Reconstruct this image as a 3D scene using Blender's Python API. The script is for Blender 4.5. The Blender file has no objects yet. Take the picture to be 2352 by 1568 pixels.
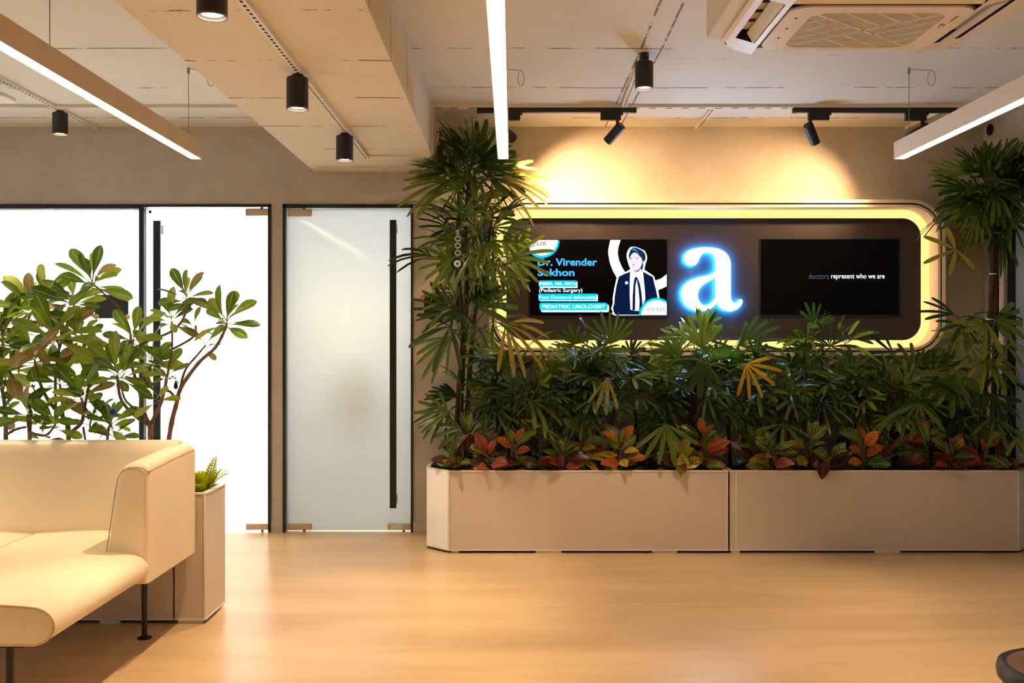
import bpy, bmesh, math, random
from mathutils import Vector, Matrix, Euler
R = random.Random(7)
C = bpy.context.scene.collection
scene = bpy.context.scene
PI = math.pi

# ------------------------------------------------------------------ camera
F = 2286.7                      # focal length in pixels of the 2352 x 1568 frame (35 mm lens)
CAMZ = 1.40
cam_d = bpy.data.cameras.new('camera'); cam_d.lens = 35.0; cam_d.sensor_width = 36.0
cam_d.clip_start = 0.02
cam = bpy.data.objects.new('camera', cam_d); C.objects.link(cam)
cam.location = (0, 0, CAMZ); cam.rotation_euler = (PI / 2, 0, 0)
scene.camera = cam

# ------------------------------------------------------------------ world, exposure
w = bpy.data.worlds.new('world'); scene.world = w; w.use_nodes = True
w.node_tree.nodes['Background'].inputs['Color'].default_value = (0.75, 0.87, 1.0, 1)
w.node_tree.nodes['Background'].inputs['Strength'].default_value = 1.0
vs = scene.view_settings
vs.view_transform = 'Standard'; vs.look = 'None'; vs.gamma = 1.0; vs.use_curve_mapping = False
vs.exposure = 0.32

WARM = (1.0, 0.71, 0.45)
SPOTC = (1.0, 0.60, 0.28)
LINEAR = (1.0, 0.79, 0.58)
FILL_W = 20.0
DOWN_W = 120.0
SPOT_W = 125.0
LIN_S = 9.0

# daylight lamp added at the unseen left side of the hall
dl = bpy.data.lights.new('cool_fill', 'AREA'); dl.shape = 'RECTANGLE'; dl.size = 4.4; dl.size_y = 2.1
dl.energy = FILL_W; dl.color = (0.80, 0.90, 1.0)
dlo = bpy.data.objects.new('cool_fill', dl); C.objects.link(dlo)
dlo.location = (-5.55, 3.2, 1.35); dlo.rotation_euler = (0, -PI / 2, 0)

# ------------------------------------------------------------------ helpers
def lin(r, g, b):
    f = lambda c: (c / 255 / 12.92) if c / 255 <= 0.04045 else ((c / 255 + 0.055) / 1.055) ** 2.4
    return (f(r), f(g), f(b))

def px(x, y, Y):
    """photo pixel -> point at depth Y"""
    return Vector(((x - 1176) * Y / F, Y, CAMZ + (784 - y) * Y / F))

class NT:
    def __init__(self, name):
        self.m = bpy.data.materials.new(name); self.m.use_nodes = True
        self.t = self.m.node_tree; self.n = self.t.nodes
        self.b = self.n['Principled BSDF']; self.out = self.n['Material Output']
    def add(self, ty, **kw):
        x = self.n.new(ty)
        for k, v in kw.items(): setattr(x, k, v)
        return x
    def link(self, a, b): self.t.links.new(a, b)
    def math(self, op, a, b=None, c=None, clamp=False):
        x = self.add('ShaderNodeMath', operation=op); x.use_clamp = clamp
        for i, v in enumerate((a, b, c)):
            if v is None: continue
            if isinstance(v, (int, float)): x.inputs[i].default_value = v
            else: self.link(v, x.inputs[i])
        return x.outputs[0]
    def noise(self, vec, scale, detail=4, rough=0.55, dist=0.0):
        x = self.add('ShaderNodeTexNoise'); x.inputs['Scale'].default_value = scale
        x.inputs['Detail'].default_value = detail; x.inputs['Roughness'].default_value = rough
        x.inputs['Distortion'].default_value = dist
        if vec is not None: self.link(vec, x.inputs['Vector'])
        return x.outputs['Fac']
    def ramp(self, fac, stops):
        x = self.add('ShaderNodeValToRGB'); cr = x.color_ramp
        while len(cr.elements) < len(stops): cr.elements.new(0.5)
        for e, (p, c) in zip(cr.elements, stops):
            e.position = p; e.color = (*c, 1)
        self.link(fac, x.inputs[0]); return x.outputs['Color']
    def mix(self, fac, a, b, blend='MIX'):
        x = self.add('ShaderNodeMix', data_type='RGBA', blend_type=blend)
        if isinstance(fac, (int, float)): x.inputs[0].default_value = fac
        else: self.link(fac, x.inputs[0])
        for i, v in ((6, a), (7, b)):
            if isinstance(v, tuple): x.inputs[i].default_value = (*v, 1)
            else: self.link(v, x.inputs[i])
        return x.outputs[2]
    def coord(self, which='Object'):
        return self.add('ShaderNodeTexCoord').outputs[which]
    def mapping(self, vec, scale=(1, 1, 1), loc=(0, 0, 0)):
        x = self.add('ShaderNodeMapping'); x.inputs['Scale'].default_value = scale
        x.inputs['Location'].default_value = loc
        self.link(vec, x.inputs['Vector']); return x.outputs[0]
    def bump(self, h, strength=0.2, dist=0.01):
        x = self.add('ShaderNodeBump'); x.inputs['Strength'].default_value = strength
        x.inputs['Distance'].default_value = dist
        self.link(h, x.inputs['Height']); self.link(x.outputs[0], self.b.inputs['Normal'])
    def color(self, c):
        if isinstance(c, tuple): self.b.inputs['Base Color'].default_value = (*c, 1)
        else: self.link(c, self.b.inputs['Base Color'])

M = {}
def plain(name, col, rough=0.5, metal=0.0, var=0.0, scale=6.0, bump=0.0, spec=0.5):
    t = NT(name); t.b.inputs['Roughness'].default_value = rough; t.b.inputs['Metallic'].default_value = metal
    t.b.inputs['Specular IOR Level'].default_value = spec
    nz = t.noise(t.coord(), scale)
    v = var if var else 0.03
    lo = tuple(max(0, c * (1 - v)) for c in col); hi = tuple(min(1, c * (1 + v)) for c in col)
    t.color(t.ramp(nz, [(0.3, lo), (0.7, hi)]))
    if bump: t.bump(t.noise(t.coord(), scale * 12), bump, 0.004)
    M[name] = t.m; return t.m

def emit(name, col, s):
    t = NT(name); t.n.remove(t.b)
    e = t.add('ShaderNodeEmission'); e.inputs[0].default_value = (*col, 1); e.inputs[1].default_value = s
    t.link(e.outputs[0], t.out.inputs[0]); M[name] = t.m; return t.m

# ---- concrete plaster wall
t = NT('wall_plaster'); co = t.coord()
n1 = t.noise(co, 0.9, 6, 0.6, 0.6); n2 = t.noise(co, 5, 8, 0.65)
c1 = t.ramp(n1, [(0.3, lin(174, 165, 150)), (0.7, lin(206, 198, 184))])
c2 = t.ramp(n2, [(0.25, lin(166, 156, 140)), (0.75, lin(206, 198, 184))])
t.color(t.mix(0.4, c1, c2)); t.b.inputs['Roughness'].default_value = 0.62
t.bump(t.noise(co, 30, 6), 0.08, 0.004); M['wall'] = t.m

# ---- painted board-marked concrete (slab and beam)
def slab(name, base, period, seed, chase=False):
    t = NT(name); co = t.mapping(t.coord(), (1, 1, 1), (seed, seed * 2.3, 0))
    sep = t.add('ShaderNodeSeparateXYZ'); t.link(co, sep.inputs[0])
    wob = t.noise(co, 1.5, 5, 0.6)
    y = t.math('ADD', sep.outputs['Y'], t.math('MULTIPLY', wob, 0.05))
    fr = t.math('ABSOLUTE', t.math('SUBTRACT', t.math('FRACT', t.math('DIVIDE', y, period)), 0.5))
    line = t.math('LESS_THAN', fr, 0.009 / period)
    brk = t.math('GREATER_THAN', t.noise(t.mapping(co, (1.2, 3, 1)), 2.2, 8, 0.75), 0.51)
    m1 = t.math('MULTIPLY', line, brk)
    # small scratches stretched along the boards
    sc = t.noise(t.mapping(co, (2.2, 42, 1)), 1.6, 5, 0.6)
    gate = t.math('GREATER_THAN', t.noise(co, 1.7, 4), 0.55)
    m2 = t.math('MULTIPLY', t.math('GREATER_THAN', sc, 0.70), gate)
    msk = t.math('MAXIMUM', m1, m2)
    if chase:
        x = t.math('ADD', sep.outputs['X'], t.math('MULTIPLY', wob, 0.03))
        for xc in (0.69 + seed, 0.80 + seed):
            d = t.math('LESS_THAN', t.math('ABSOLUTE', t.math('SUBTRACT', x, xc + 0.015)), 0.006)
            d = t.math('MULTIPLY', d, t.math('GREATER_THAN', t.noise(co, 9, 6, 0.7), 0.47))
            msk = t.math('MAXIMUM', msk, d)
    v = t.noise(co, 1.1, 6, 0.6)
    base_c = t.ramp(v, [(0.3, tuple(c * 0.90 for c in base)), (0.7, base)])
    t.color(t.mix(t.math('MULTIPLY', msk, 0.85), base_c, lin(70, 58, 40)))
    t.b.inputs['Roughness'].default_value = 0.7
    t.bump(t.math('SUBTRACT', t.noise(co, 7, 6), msk), 0.12, 0.01)
    M[name] = t.m
slab('slab', lin(226, 223, 213), 0.83, 0.37, True)
slab('beam', lin(224, 212, 188), 0.67, 1.13)

# ---- polished micro-cement floor
t = NT('floor_cement'); co = t.coord()
st = t.noise(t.mapping(co, (0.35, 2.2, 1)), 1.6, 8, 0.62, 0.5)
bl = t.noise(co, 0.7, 5, 0.55, 0.3)
c1 = t.ramp(st, [(0.28, lin(168, 136, 94)), (0.72, lin(224, 192, 144))])
c2 = t.ramp(bl, [(0.3, lin(184, 154, 110)), (0.7, lin(216, 188, 144))])
t.color(t.mix(0.45, c1, c2))
rr = t.math('MULTIPLY_ADD', bl, 0.16, 0.22); t.link(rr, t.b.inputs['Roughness'])
t.bump(t.noise(co, 5, 5), 0.02, 0.01); M['floor'] = t.m

plain('black_metal', lin(24, 23, 26), 0.38, 0.0, 0.1)
plain('black_lamp', lin(20, 19, 22), 0.45)
plain('frame_black', lin(16, 16, 19), 0.4)
plain('white_metal', lin(226, 220, 212), 0.42, 0.0, 0.04, 3)
plain('chamfer_pale', lin(246, 246, 246), 0.4)
plain('planter_white', lin(208, 194, 180), 0.38, 0.0, 0.05, 1.5)
plain('channel_white', lin(222, 216, 200), 0.5)
plain('slot_dark', lin(40, 34, 26), 0.8)
plain('soil', lin(26, 20, 16), 0.95, 0.0, 0.5, 40, 0.6)
plain('leather', lin(236, 219, 184), 0.42, 0.0, 0.03, 3, 0.05)
plain('leather_seam', lin(190, 160, 115), 0.6)
plain('bronze', lin(206, 184, 156), 0.35, 0.3, 0.1)
plain('lamp_warm_lit', lin(206, 172, 128), 0.45, 0.0, 0.08, 5)  # white profile coloured tan for the warm light on its side
plain('copper', lin(214, 152, 110), 0.3, 0.85)
plain('ac_white', lin(232, 226, 218), 0.4, 0.0, 0.02)
plain('ac_flap', lin(224, 226, 234), 0.35)
plain('ac_dark', lin(84, 62, 42), 0.8)
plain('grille_dark', lin(52, 38, 26), 0.9)
plain('ac_void', lin(26, 20, 15), 0.9)
plain('panel_dark', lin(44, 37, 39), 0.42, 0.0, 0.06, 2)
plain('rim_white', lin(236, 222, 196), 0.5)
plain('screen_black', lin(5, 5, 8), 0.15, spec=0.12)
plain('bark', lin(92, 70, 52), 0.8, 0.0, 0.35, 25, 0.4)
plain('palm_bark', lin(66, 46, 34), 0.85, 0.0, 0.5, 60, 0.7)
plain('plumeria_bark', lin(122, 96, 70), 0.75, 0.0, 0.3, 25, 0.35)
plain('cable', lin(150, 140, 125), 0.5, 0.3)
plain('tie_white', lin(225, 225, 215), 0.4)
plain('table_black', lin(22, 20, 20), 0.35)
plain('table_brown', lin(96, 70, 48), 0.4, 0.0, 0.2, 8)
plain('bead_white', lin(238, 236, 232), 0.3)
plain('nazar_blue', lin(10, 10, 60), 0.12)
plain('nazar_light', lin(170, 215, 230), 0.2)
plain('bead_blue', lin(10, 50, 180), 0.1)
plain('wall_white', lin(236, 236, 236), 0.7)
plain('hole_dark', lin(34, 28, 24), 0.7)
emit('lamp_disc', (1.0, 0.90, 0.74), 14.0)
emit('led_linear', LINEAR, LIN_S)
emit('led_cove', (1.0, 0.62, 0.19), 1.35)
emit('sign_white', (0.45, 0.72, 1.0), 50.0)
emit('sign_blue', (0.0, 0.30, 1.0), 150.0)
emit('scr_white', (0.92, 0.97, 1.0), 1.1)
emit('scr_cyan', (0.0, 0.62, 1.0), 1.0)
emit('scr_sky', (0.06, 0.48, 0.95), 1.0)
emit('scr_bg', (0.0016, 0.0016, 0.006), 1.0)
emit('scr_navy', (0.003, 0.010, 0.045), 1.0)
emit('scr_hair', (0.012, 0.022, 0.075), 1.0)
emit('scr_hair_lit', (0.02, 0.25, 0.5), 1.0)
emit('scr_skin', (0.86, 0.70, 0.80), 1.0)
emit('scr_skin_dark', (0.30, 0.12, 0.14), 1.0)
emit('scr_lip', (0.55, 0.10, 0.16), 1.0)
emit('scr_shirt', (0.80, 0.84, 0.95), 1.0)
emit('scr_red', (0.95, 0.16, 0.12), 1.0)
emit('scr_grey', (0.30, 0.36, 0.36), 1.0)
emit('scr_dim', (0.07, 0.09, 0.14), 1.0)
emit('panel_lamp', (0.93, 0.97, 1.0), 9.0)
emit('warm_globe', (1.0, 0.80, 0.42), 26.0)

# ---- frosted glass
def frosted(name, tint, rough, fac):
    t = NT(name); t.n.remove(t.b)
    tr = t.add('ShaderNodeBsdfTranslucent'); tr.inputs[0].default_value = (*tint, 1)
    df = t.add('ShaderNodeBsdfDiffuse'); df.inputs[0].default_value = (0.42, 0.44, 0.44, 1)
    gl = t.add('ShaderNodeBsdfGlossy'); gl.inputs['Roughness'].default_value = rough
    nz = t.noise(t.coord(), 2.0)
    t.link(t.math('MULTIPLY_ADD', nz, 0.03, rough), gl.inputs['Roughness'])
    m1 = t.add('ShaderNodeMixShader'); m1.inputs[0].default_value = 0.30
    t.link(tr.outputs[0], m1.inputs[1]); t.link(df.outputs[0], m1.inputs[2])
    fr = t.add('ShaderNodeFresnel'); fr.inputs[0].default_value = 1.5
    m2 = t.add('ShaderNodeMixShader'); t.link(fr.outputs[0], m2.inputs[0])
    t.link(m1.outputs[0], m2.inputs[1]); t.link(gl.outputs[0], m2.inputs[2])
    t.link(m2.outputs[0], t.out.inputs[0]); M[name] = t.m
frosted('frosted', (0.93, 0.96, 0.98), 0.03, 0.1)

# ---- leaves
def leafmat(name, stops, rough=0.36, trans=0.25, rib=None, veins=None):
    """stops: colours picked by the random number of each leaf object"""
    t = NT(name)
    oi = t.add('ShaderNodeObjectInfo').outputs['Random']
    nz = t.noise(t.coord(), 14, 3)
    f = t.math('ADD', oi, t.math('MULTIPLY', t.math('SUBTRACT', nz, 0.5), 0.35), clamp=True)
    col = t.ramp(f, [(i / max(1, len(stops) - 1), c) for i, c in enumerate(stops)])
    if rib or veins:
        uv = t.coord('UV'); s = t.add('ShaderNodeSeparateXYZ'); t.link(uv, s.inputs[0])
        au = t.math('ABSOLUTE', t.math('SUBTRACT', s.outputs['X'], 0.5))
        msk = t.math('LESS_THAN', au, 0.035)
        if veins:
            q = t.math('SUBTRACT', s.outputs['Y'], t.math('MULTIPLY', au, 0.42))
            q = t.math('ADD', q, t.math('MULTIPLY', t.noise(t.coord(), 22, 2), 0.03))
            fr = t.math('ABSOLUTE', t.math('SUBTRACT', t.math('FRACT', t.math('MULTIPLY', q, veins)), 0.5))
            msk = t.math('MAXIMUM', msk, t.math('LESS_THAN', fr, 0.11))
        col = t.mix(t.math('MULTIPLY', msk, 0.8), col, rib)
    t.color(col); t.b.inputs['Roughness'].default_value = rough
    tr = t.add('ShaderNodeBsdfTranslucent'); t.link(col, tr.inputs[0])
    mx = t.add('ShaderNodeMixShader'); mx.inputs[0].default_value = trans
    t.link(t.b.outputs[0], mx.inputs[1]); t.link(tr.outputs[0], mx.inputs[2]); t.link(mx.outputs[0], t.out.inputs[0])
    M[name] = t.m
leafmat('palm_leaf', [lin(34, 58, 20), lin(62, 92, 26), lin(88, 118, 34), lin(126, 142, 44)], 0.27, 0.18)
leafmat('palm_pale', [lin(150, 138, 52), lin(176, 156, 70)])
leafmat('palm_yellow', [lin(190, 132, 18), lin(206, 150, 24)])
leafmat('plumeria_leaf', [lin(66, 98, 26), lin(100, 134, 32), lin(136, 162, 42), lin(170, 178, 60)], 0.32, 0.42, lin(196, 196, 110))
leafmat('plumeria_brown', [lin(150, 122, 62), lin(176, 150, 92)], 0.45, 0.2, lin(206, 190, 130))
leafmat('croton_green', [lin(28, 54, 20), lin(50, 82, 26), lin(76, 104, 28)], 0.27, 0.12, lin(186, 186, 56), 8.0)
leafmat('croton_red', [lin(84, 30, 24), lin(146, 60, 42), lin(198, 108, 80)], 0.3, 0.12, lin(62, 26, 18), 8.0)
leafmat('croton_orange', [lin(172, 84, 26), lin(206, 126, 38), lin(176, 72, 30)], 0.3, 0.15, lin(120, 52, 16), 7.0)
leafmat('croton_yellow', [lin(156, 132, 32), lin(200, 168, 46)], 0.3, 0.15, lin(52, 60, 20), 7.0)
leafmat('croton_dark', [lin(40, 24, 22), lin(58, 34, 24), lin(34, 40, 20)], 0.3, 0.1, lin(112, 58, 40), 8.0)
leafmat('fern_leaf', [lin(176, 184, 22), lin(200, 200, 36), lin(150, 172, 26)], 0.5, 0.35)

class MB:
    """collects verts / faces of ONE mesh"""
    def __init__(self): self.v = []; self.f = []; self.mi = []; self.uv = {}
    def face(self, idx, m=0): self.f.append(tuple(idx)); self.mi.append(m)
    def box(self, x0, x1, y0, y1, z0, z1, m=0):
        b = len(self.v)
        for z in (z0, z1):
            for (x, y) in ((x0, y0), (x1, y0), (x1, y1), (x0, y1)): self.v.append((x, y, z))
        for q in ((0, 3, 2, 1), (4, 5, 6, 7), (0, 1, 5, 4), (1, 2, 6, 5), (2, 3, 7, 6), (3, 0, 4, 7)):
            self.face([b + i for i in q], m)
        return self
    def quad(self, pts, m=0):
        b = len(self.v); self.v += [tuple(p) for p in pts]; self.face(range(b, b + len(pts)), m); return self
    def tube(self, pts, rad, n=8, cap=True, m=0):
        pts = [Vector(p) for p in pts]
        if not isinstance(rad, (list, tuple)): rad = [rad] * len(pts)
        b = len(self.v); prev = None
        for i, p in enumerate(pts):
            d = (pts[min(i + 1, len(pts) - 1)] - pts[max(i - 1, 0)]).normalized()
            a = Vector((0, 0, 1)) if abs(d.z) < 0.95 else Vector((0, 1, 0))
            if prev is not None: a = prev
            s = d.cross(a)
            if s.length < 1e-5: s = d.cross(Vector((1, 0, 0)))
            s.normalize(); u = s.cross(d).normalized(); prev = u
            for k in range(n):
                an = 2 * PI * k / n
                self.v.append(tuple(p + (s * math.cos(an) + u * math.sin(an)) * rad[i]))
        for i in range(len(pts) - 1):
            for k in range(n):
                k2 = (k + 1) % n
                self.face((b + i * n + k, b + i * n + k2, b + (i + 1) * n + k2, b + (i + 1) * n + k), m)
        if cap:
            self.face([b + k for k in range(n)][::-1], m)
            self.face([b + (len(pts) - 1) * n + k for k in range(n)], m)
        return self
    def lathe(self, prof, c=(0, 0, 0), n=28, m=0):
        """prof: (r, z) pairs, turned about z"""
        b = len(self.v)
        for r, z in prof:
            for k in range(n):
                an = 2 * PI * k / n
                self.v.append((c[0] + r * math.cos(an), c[1] + r * math.sin(an), c[2] + z))
        for i in range(len(prof) - 1):
            for k in range(n):
                k2 = (k + 1) % n
                self.face((b + i * n + k, b + i * n + k2, b + (i + 1) * n + k2, b + (i + 1) * n + k), m)
        if prof[0][0] > 1e-6: self.face([b + k for k in range(n)][::-1], m)
        if prof[-1][0] > 1e-6: self.face([b + (len(prof) - 1) * n + k for k in range(n)], m)
        return self
    def prism(self, poly, a, b_, axis='Y', m=0):
        """closed outline extruded between a and b_ along axis; the outline is given in the other two axes"""
        def P(u, v, w_):
            return {'Y': (u, w_, v), 'X': (w_, u, v), 'Z': (u, v, w_)}[axis]
        b = len(self.v); n = len(poly)
        for w_ in (a, b_):
            for (u, v) in poly: self.v.append(P(u, v, w_))
        self.face(range(b, b + n), m); self.face(range(b + 2 * n - 1, b + n - 1, -1), m)
        for i in range(n):
            j = (i + 1) % n
            self.face((b + i, b + n + i, b + n + j, b + j), m)
        return self
    def ring(self, outer, inner, a, b_, axis='Y', m=0):
        """band between two outlines with as many points, extruded between a and b_"""
        def P(u, v, w_):
            return {'Y': (u, w_, v), 'X': (w_, u, v), 'Z': (u, v, w_)}[axis]
        n = len(outer); b = len(self.v)
        for poly, w_ in ((outer, a), (inner, a), (outer, b_), (inner, b_)):
            for (u, v) in poly: self.v.append(P(u, v, w_))
        for i in range(n):
            j = (i + 1) % n
            self.face((b + i, b + j, b + n + j, b + n + i), m)
            self.face((b + 2 * n + i, b + 3 * n + i, b + 3 * n + j, b + 2 * n + j), m)
            self.face((b + i, b + 2 * n + i, b + 2 * n + j, b + j), m)
            self.face((b + n + i, b + n + j, b + 3 * n + j, b + 3 * n + i), m)
        return self
    def mesh(self, name):
        me = bpy.data.meshes.new(name); me.from_pydata(self.v, [], self.f)
        if any(self.mi): me.polygons.foreach_set('material_index', self.mi)
        return me

def fixnormals(me):
    bm = bmesh.new(); bm.from_mesh(me); bmesh.ops.recalc_face_normals(bm, faces=bm.faces)
    bm.to_mesh(me); bm.free()

def smooth_by_angle(me, ang=0.6):
    bm = bmesh.new(); bm.from_mesh(me)
    for f in bm.faces: f.smooth = True
    for e in bm.edges:
        e.smooth = len(e.link_faces) == 2 and e.calc_face_angle(0) < ang
    bm.to_mesh(me); bm.free()

def obj(name, mb, mats, parent=None, smooth=False, bevel=0.0, seg=2, fix=True, label=None, kind=None, subsurf=0):
    me = mb if isinstance(mb, bpy.types.Mesh) else mb.mesh(name)
    if not isinstance(mb, bpy.types.Mesh):
        for m in (mats if isinstance(mats, (list, tuple)) else [mats]): me.materials.append(M[m])
        if fix: fixnormals(me)
        if smooth: smooth_by_angle(me)
    o = bpy.data.objects.new(name, me); C.objects.link(o)
    if parent is not None: o.parent = parent
    if bevel:
        md = o.modifiers.new('bevel', 'BEVEL'); md.width = bevel; md.segments = seg; md.limit_method = 'ANGLE'
        md.angle_limit = 0.7
        for p in me.polygons: p.use_smooth = True
        wn = o.modifiers.new('wn', 'WEIGHTED_NORMAL'); wn.keep_sharp = True
    if subsurf:
        md = o.modifiers.new('ss', 'SUBSURF'); md.levels = md.render_levels = subsurf
    if label: o['label'] = label
    if kind: o['kind'] = kind
    return o

def thing(name, label, cat, loc=(0, 0, 0), group=None, rz=0.0):
    o = bpy.data.objects.new(name, None); C.objects.link(o); o.empty_display_size = 0.1
    o.location = loc; o.rotation_euler = (0, 0, rz)
    o['label'] = label; o['category'] = cat
    if group: o['group'] = group
    return o

def tag(o, label, cat, group=None):
    o['label'] = label; o['category'] = cat
    if group: o['group'] = group
    return o

def struct(name, mb, mats, parent=None, label=None, **kw):
    o = obj(name, mb, mats, parent, **kw)
    if parent is None: o['kind'] = 'structure'
    if label: o['label'] = label
    return o

def local(parent):
    """parts written in world coordinates: shift them under a parent that stands at its own place"""
    return Matrix.Translation(-Vector(parent.location))

def wpart(name, mb, mats, parent, **kw):
    o = obj(name, mb, mats, parent, **kw)
    o.matrix_parent_inverse = local(parent); return o

def rrect(x0, x1, z0, z1, r, n=10):
    pts = []
    for cx, cz, a0 in ((x1 - r, z1 - r, 0), (x0 + r, z1 - r, PI / 2), (x0 + r, z0 + r, PI), (x1 - r, z0 + r, 3 * PI / 2)):
        for k in range(n + 1):
            a = a0 + PI / 2 * k / n
            pts.append((cx + r * math.cos(a), cz + r * math.sin(a)))
    return pts

def catmull(pts, n=6, closed=False):
    out = []; N = len(pts)
    P = [Vector(p) for p in pts]
    rng = N if closed else N - 1
    for i in range(rng):
        p0 = P[(i - 1) % N] if closed or i > 0 else P[0]
        p1 = P[i]; p2 = P[(i + 1) % N]
        p3 = P[(i + 2) % N] if closed or i + 2 < N else P[-1]
        for k in range(n):
            s = k / n
            out.append(0.5 * ((2 * p1) + (p2 - p0) * s + (2 * p0 - 5 * p1 + 4 * p2 - p3) * s * s + (3 * p1 - p0 - 3 * p2 + p3) * s ** 3))
    if not closed: out.append(P[-1])
    return out
# ================================================================== THE SETTING
D = 7.309            # back wall
ZC = 2.975           # slab
XL, XR = -5.2, 3.461
YR = -2.6            # wall behind the camera
YB = 10.2            # rooms behind the frosted doors
wx = lambda x: (x - 1176) * D / F
wz = lambda y: CAMZ + (784 - y) * D / F
ZD = wz(469)         # head of the doors

fl = struct('floor', MB().box(XL - 0.2, XR + 0.2, YR - 0.2, YB + 0.2, -0.12, 0.0), 'floor')
struct('ceiling', MB().box(XL - 0.2, XR + 0.2, YR - 0.2, YB + 0.2, ZC, ZC + 0.12), 'slab')
X1, X2 = wx(623), wx(650); X3 = wx(949)
XG0 = -4.45
wb = MB()
wb.box(XL, XR, D, D + 0.12, ZD, ZC)
wb.box(XL, XG0, D, D + 0.12, 0, ZD)
wb.box(X1, X2, D, D + 0.12, 0, ZD)
wb.box(X3, XR, D, D + 0.12, 0, ZD)
struct('wall_back', wb, 'wall')
# right wall with its glazed opening
YF = 6.916; ZG = 2.65; YG0 = 3.4
wr = MB()
wr.box(XR, XR + 0.12, YF, YB, 0, ZC); wr.box(XR, XR + 0.12, YG0, YF, ZG, ZC); wr.box(XR, XR + 0.12, YR, YG0, 0, ZC)
struct('wall_right', wr, 'wall')
wl = MB()
WY0, WY1, WZ0, WZ1 = 1.0, 5.4, 0.30, 2.40
wl.box(XL - 0.12, XL, YR, WY0, 0, ZC); wl.box(XL - 0.12, XL, WY1, YB, 0, ZC)
wl.box(XL - 0.12, XL, WY0, WY1, WZ1, ZC); wl.box(XL - 0.12, XL, WY0, WY1, 0, WZ0)
struct('wall_left', wl, 'wall')
struct('wall_front', MB().box(XL - 0.12, XR + 0.12, YR - 0.12, YR, 0, ZC), 'wall')
struct('wall_rear_rooms', MB().box(XL - 0.12, XR + 0.12, YB, YB + 0.12, 0, ZC), 'wall_white')
struct('wall_partition', MB().box(X1 + 0.005, X2 - 0.005, D + 0.12, YB, 0, ZC), 'wall_white')
struct('wall_partition_right', MB().box(0.6, 0.7, D + 0.12, YB, 0, ZC), 'wall_white')
BX0, BX1, BZ = wx(723), wx(1008), wz(395)
struct('trim_beam', MB().box(BX0, BX1, YR, D + 0.005, BZ, ZC + 0.005), 'beam', label='board-marked concrete ceiling beam')
bb = MB()
bb.box(X1, X2, D - 0.008, D, 0, 0.08); bb.box(X3, wx(985), D - 0.008, D, 0, 0.08)
struct('baseboard_back', bb, 'wall')
# unseen window added in the left wall (for the daylight to come in)
wf = MB()
for y in (WY0, WY0 + 1.47, WY0 + 2.93, WY1 - 0.05): wf.box(XL - 0.09, XL - 0.02, y, y + 0.05, WZ0, WZ1)
wf.box(XL - 0.09, XL - 0.02, WY0, WY1, WZ0, WZ0 + 0.05); wf.box(XL - 0.09, XL - 0.02, WY0, WY1, WZ1 - 0.05, WZ1)
struct('added_window', wf, 'frame_black')

# ---- glazed screens and doors
GY = D + 0.035      # plane of the glass
def frame_bars(bars, y0=None, y1=None):
    m = MB()
    for (x0, x1, z0, z1) in bars: m.box(x0, x1, D - 0.012, D + 0.075, z0, z1)
    return m
XM0, XM1 = wx(320.5), wx(331.5)
s1 = struct('window_2', frame_bars([(XG0, XG0 + 0.03, 0, ZD), (XG0, XM0 + 0.001, ZD - 0.032, ZD), (XM0, XM1, 0, ZD)]), 'frame_black', label='black frame of the fixed frosted glass screen')
obj('pane', MB().box(XG0 + 0.03, XM0, GY, GY + 0.012, 0.004, ZD - 0.032), 'frosted', s1)

def bar_handle(parent, xc, z0, z1, wdt):
    h = obj('handle', MB().box(xc - wdt / 2, xc + wdt / 2, GY - 0.075, GY - 0.055, z0, z1), 'frame_black', parent, bevel=0.003, label='long black bar handle')
    for z in (z0 + 0.06, z1 - 0.06): obj('handle_standoff', MB().box(xc - 0.006, xc + 0.024, GY - 0.056, GY + 0.002, z - 0.03, z + 0.03), 'frame_black', h)

def patch(parent, x0, x1, z0, z1, lock=False):
    o = obj('patch_fitting', MB().box(x0, x1, GY - 0.014, GY + 0.026, z0, z1), 'bronze', parent, bevel=0.004, label='bronze patch fitting')
    if lock:
        c = MB(); cx = (x0 + x1) / 2 - 0.02; cz = (z0 + z1) / 2
        c.box(cx - 0.045, cx + 0.045, GY - 0.017, GY - 0.013, cz - 0.018, cz + 0.018)
        obj('lock_cylinder', c, 'white_metal', o)
    m = MB(); cx = (x0 + x1) / 2 + 0.03
    zz = z1 if z0 > 1 else z0
    m.box(cx - 0.008, cx + 0.008, GY - 0.006, GY + 0.016, zz - (0 if z0 > 1 else 0.012), zz + (0.02 if z0 > 1 else 0))
    obj('pivot', m, 'frame_black', o)

zt0, zt1 = wz(494), wz(479); zb0, zb1 = 0.012, wz(1204)
d1 = struct('door_1', frame_bars([(XM1 - 0.001, X1, ZD - 0.020, ZD), (X1 - 0.022, X1, 0, ZD)]), 'frame_black', label='black frame of the brightly lit frosted glass door')
obj('door_leaf', MB().box(XM1, X1 - 0.026, GY, GY + 0.012, 0.010, ZD - 0.024), 'frosted', d1)
patch(d1, wx(562), wx(617), zt0, zt1); patch(d1, wx(563), wx(618), zb0, zb1)
bar_handle(d1, wx(364), wz(1165), wz(508), 0.052)
obj('sticker', MB().box(wx(338), wx(344), GY - 0.002, GY, wz(488), wz(482)), 'hole_dark', d1)
d2 = struct('door_2', frame_bars([(X2, X3, ZD - 0.027, ZD), (X2, X2 + 0.022, 0, ZD), (X3 - 0.016, X3, 0, ZD)]), 'frame_black', label='black frame of the grey frosted glass door')
obj('door_leaf', MB().box(X2 + 0.026, X3 - 0.020, GY, GY + 0.012, 0.010, ZD - 0.030), 'frosted', d2)
patch(d2, wx(659), wx(714), wz(495), wz(479)); patch(d2, wx(660), wx(714), zb0, zb1); patch(d2, wx(890), wx(944), zb0, zb1, True)
bar_handle(d2, wx(904), wz(1165), wz(506), 0.048)
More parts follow.
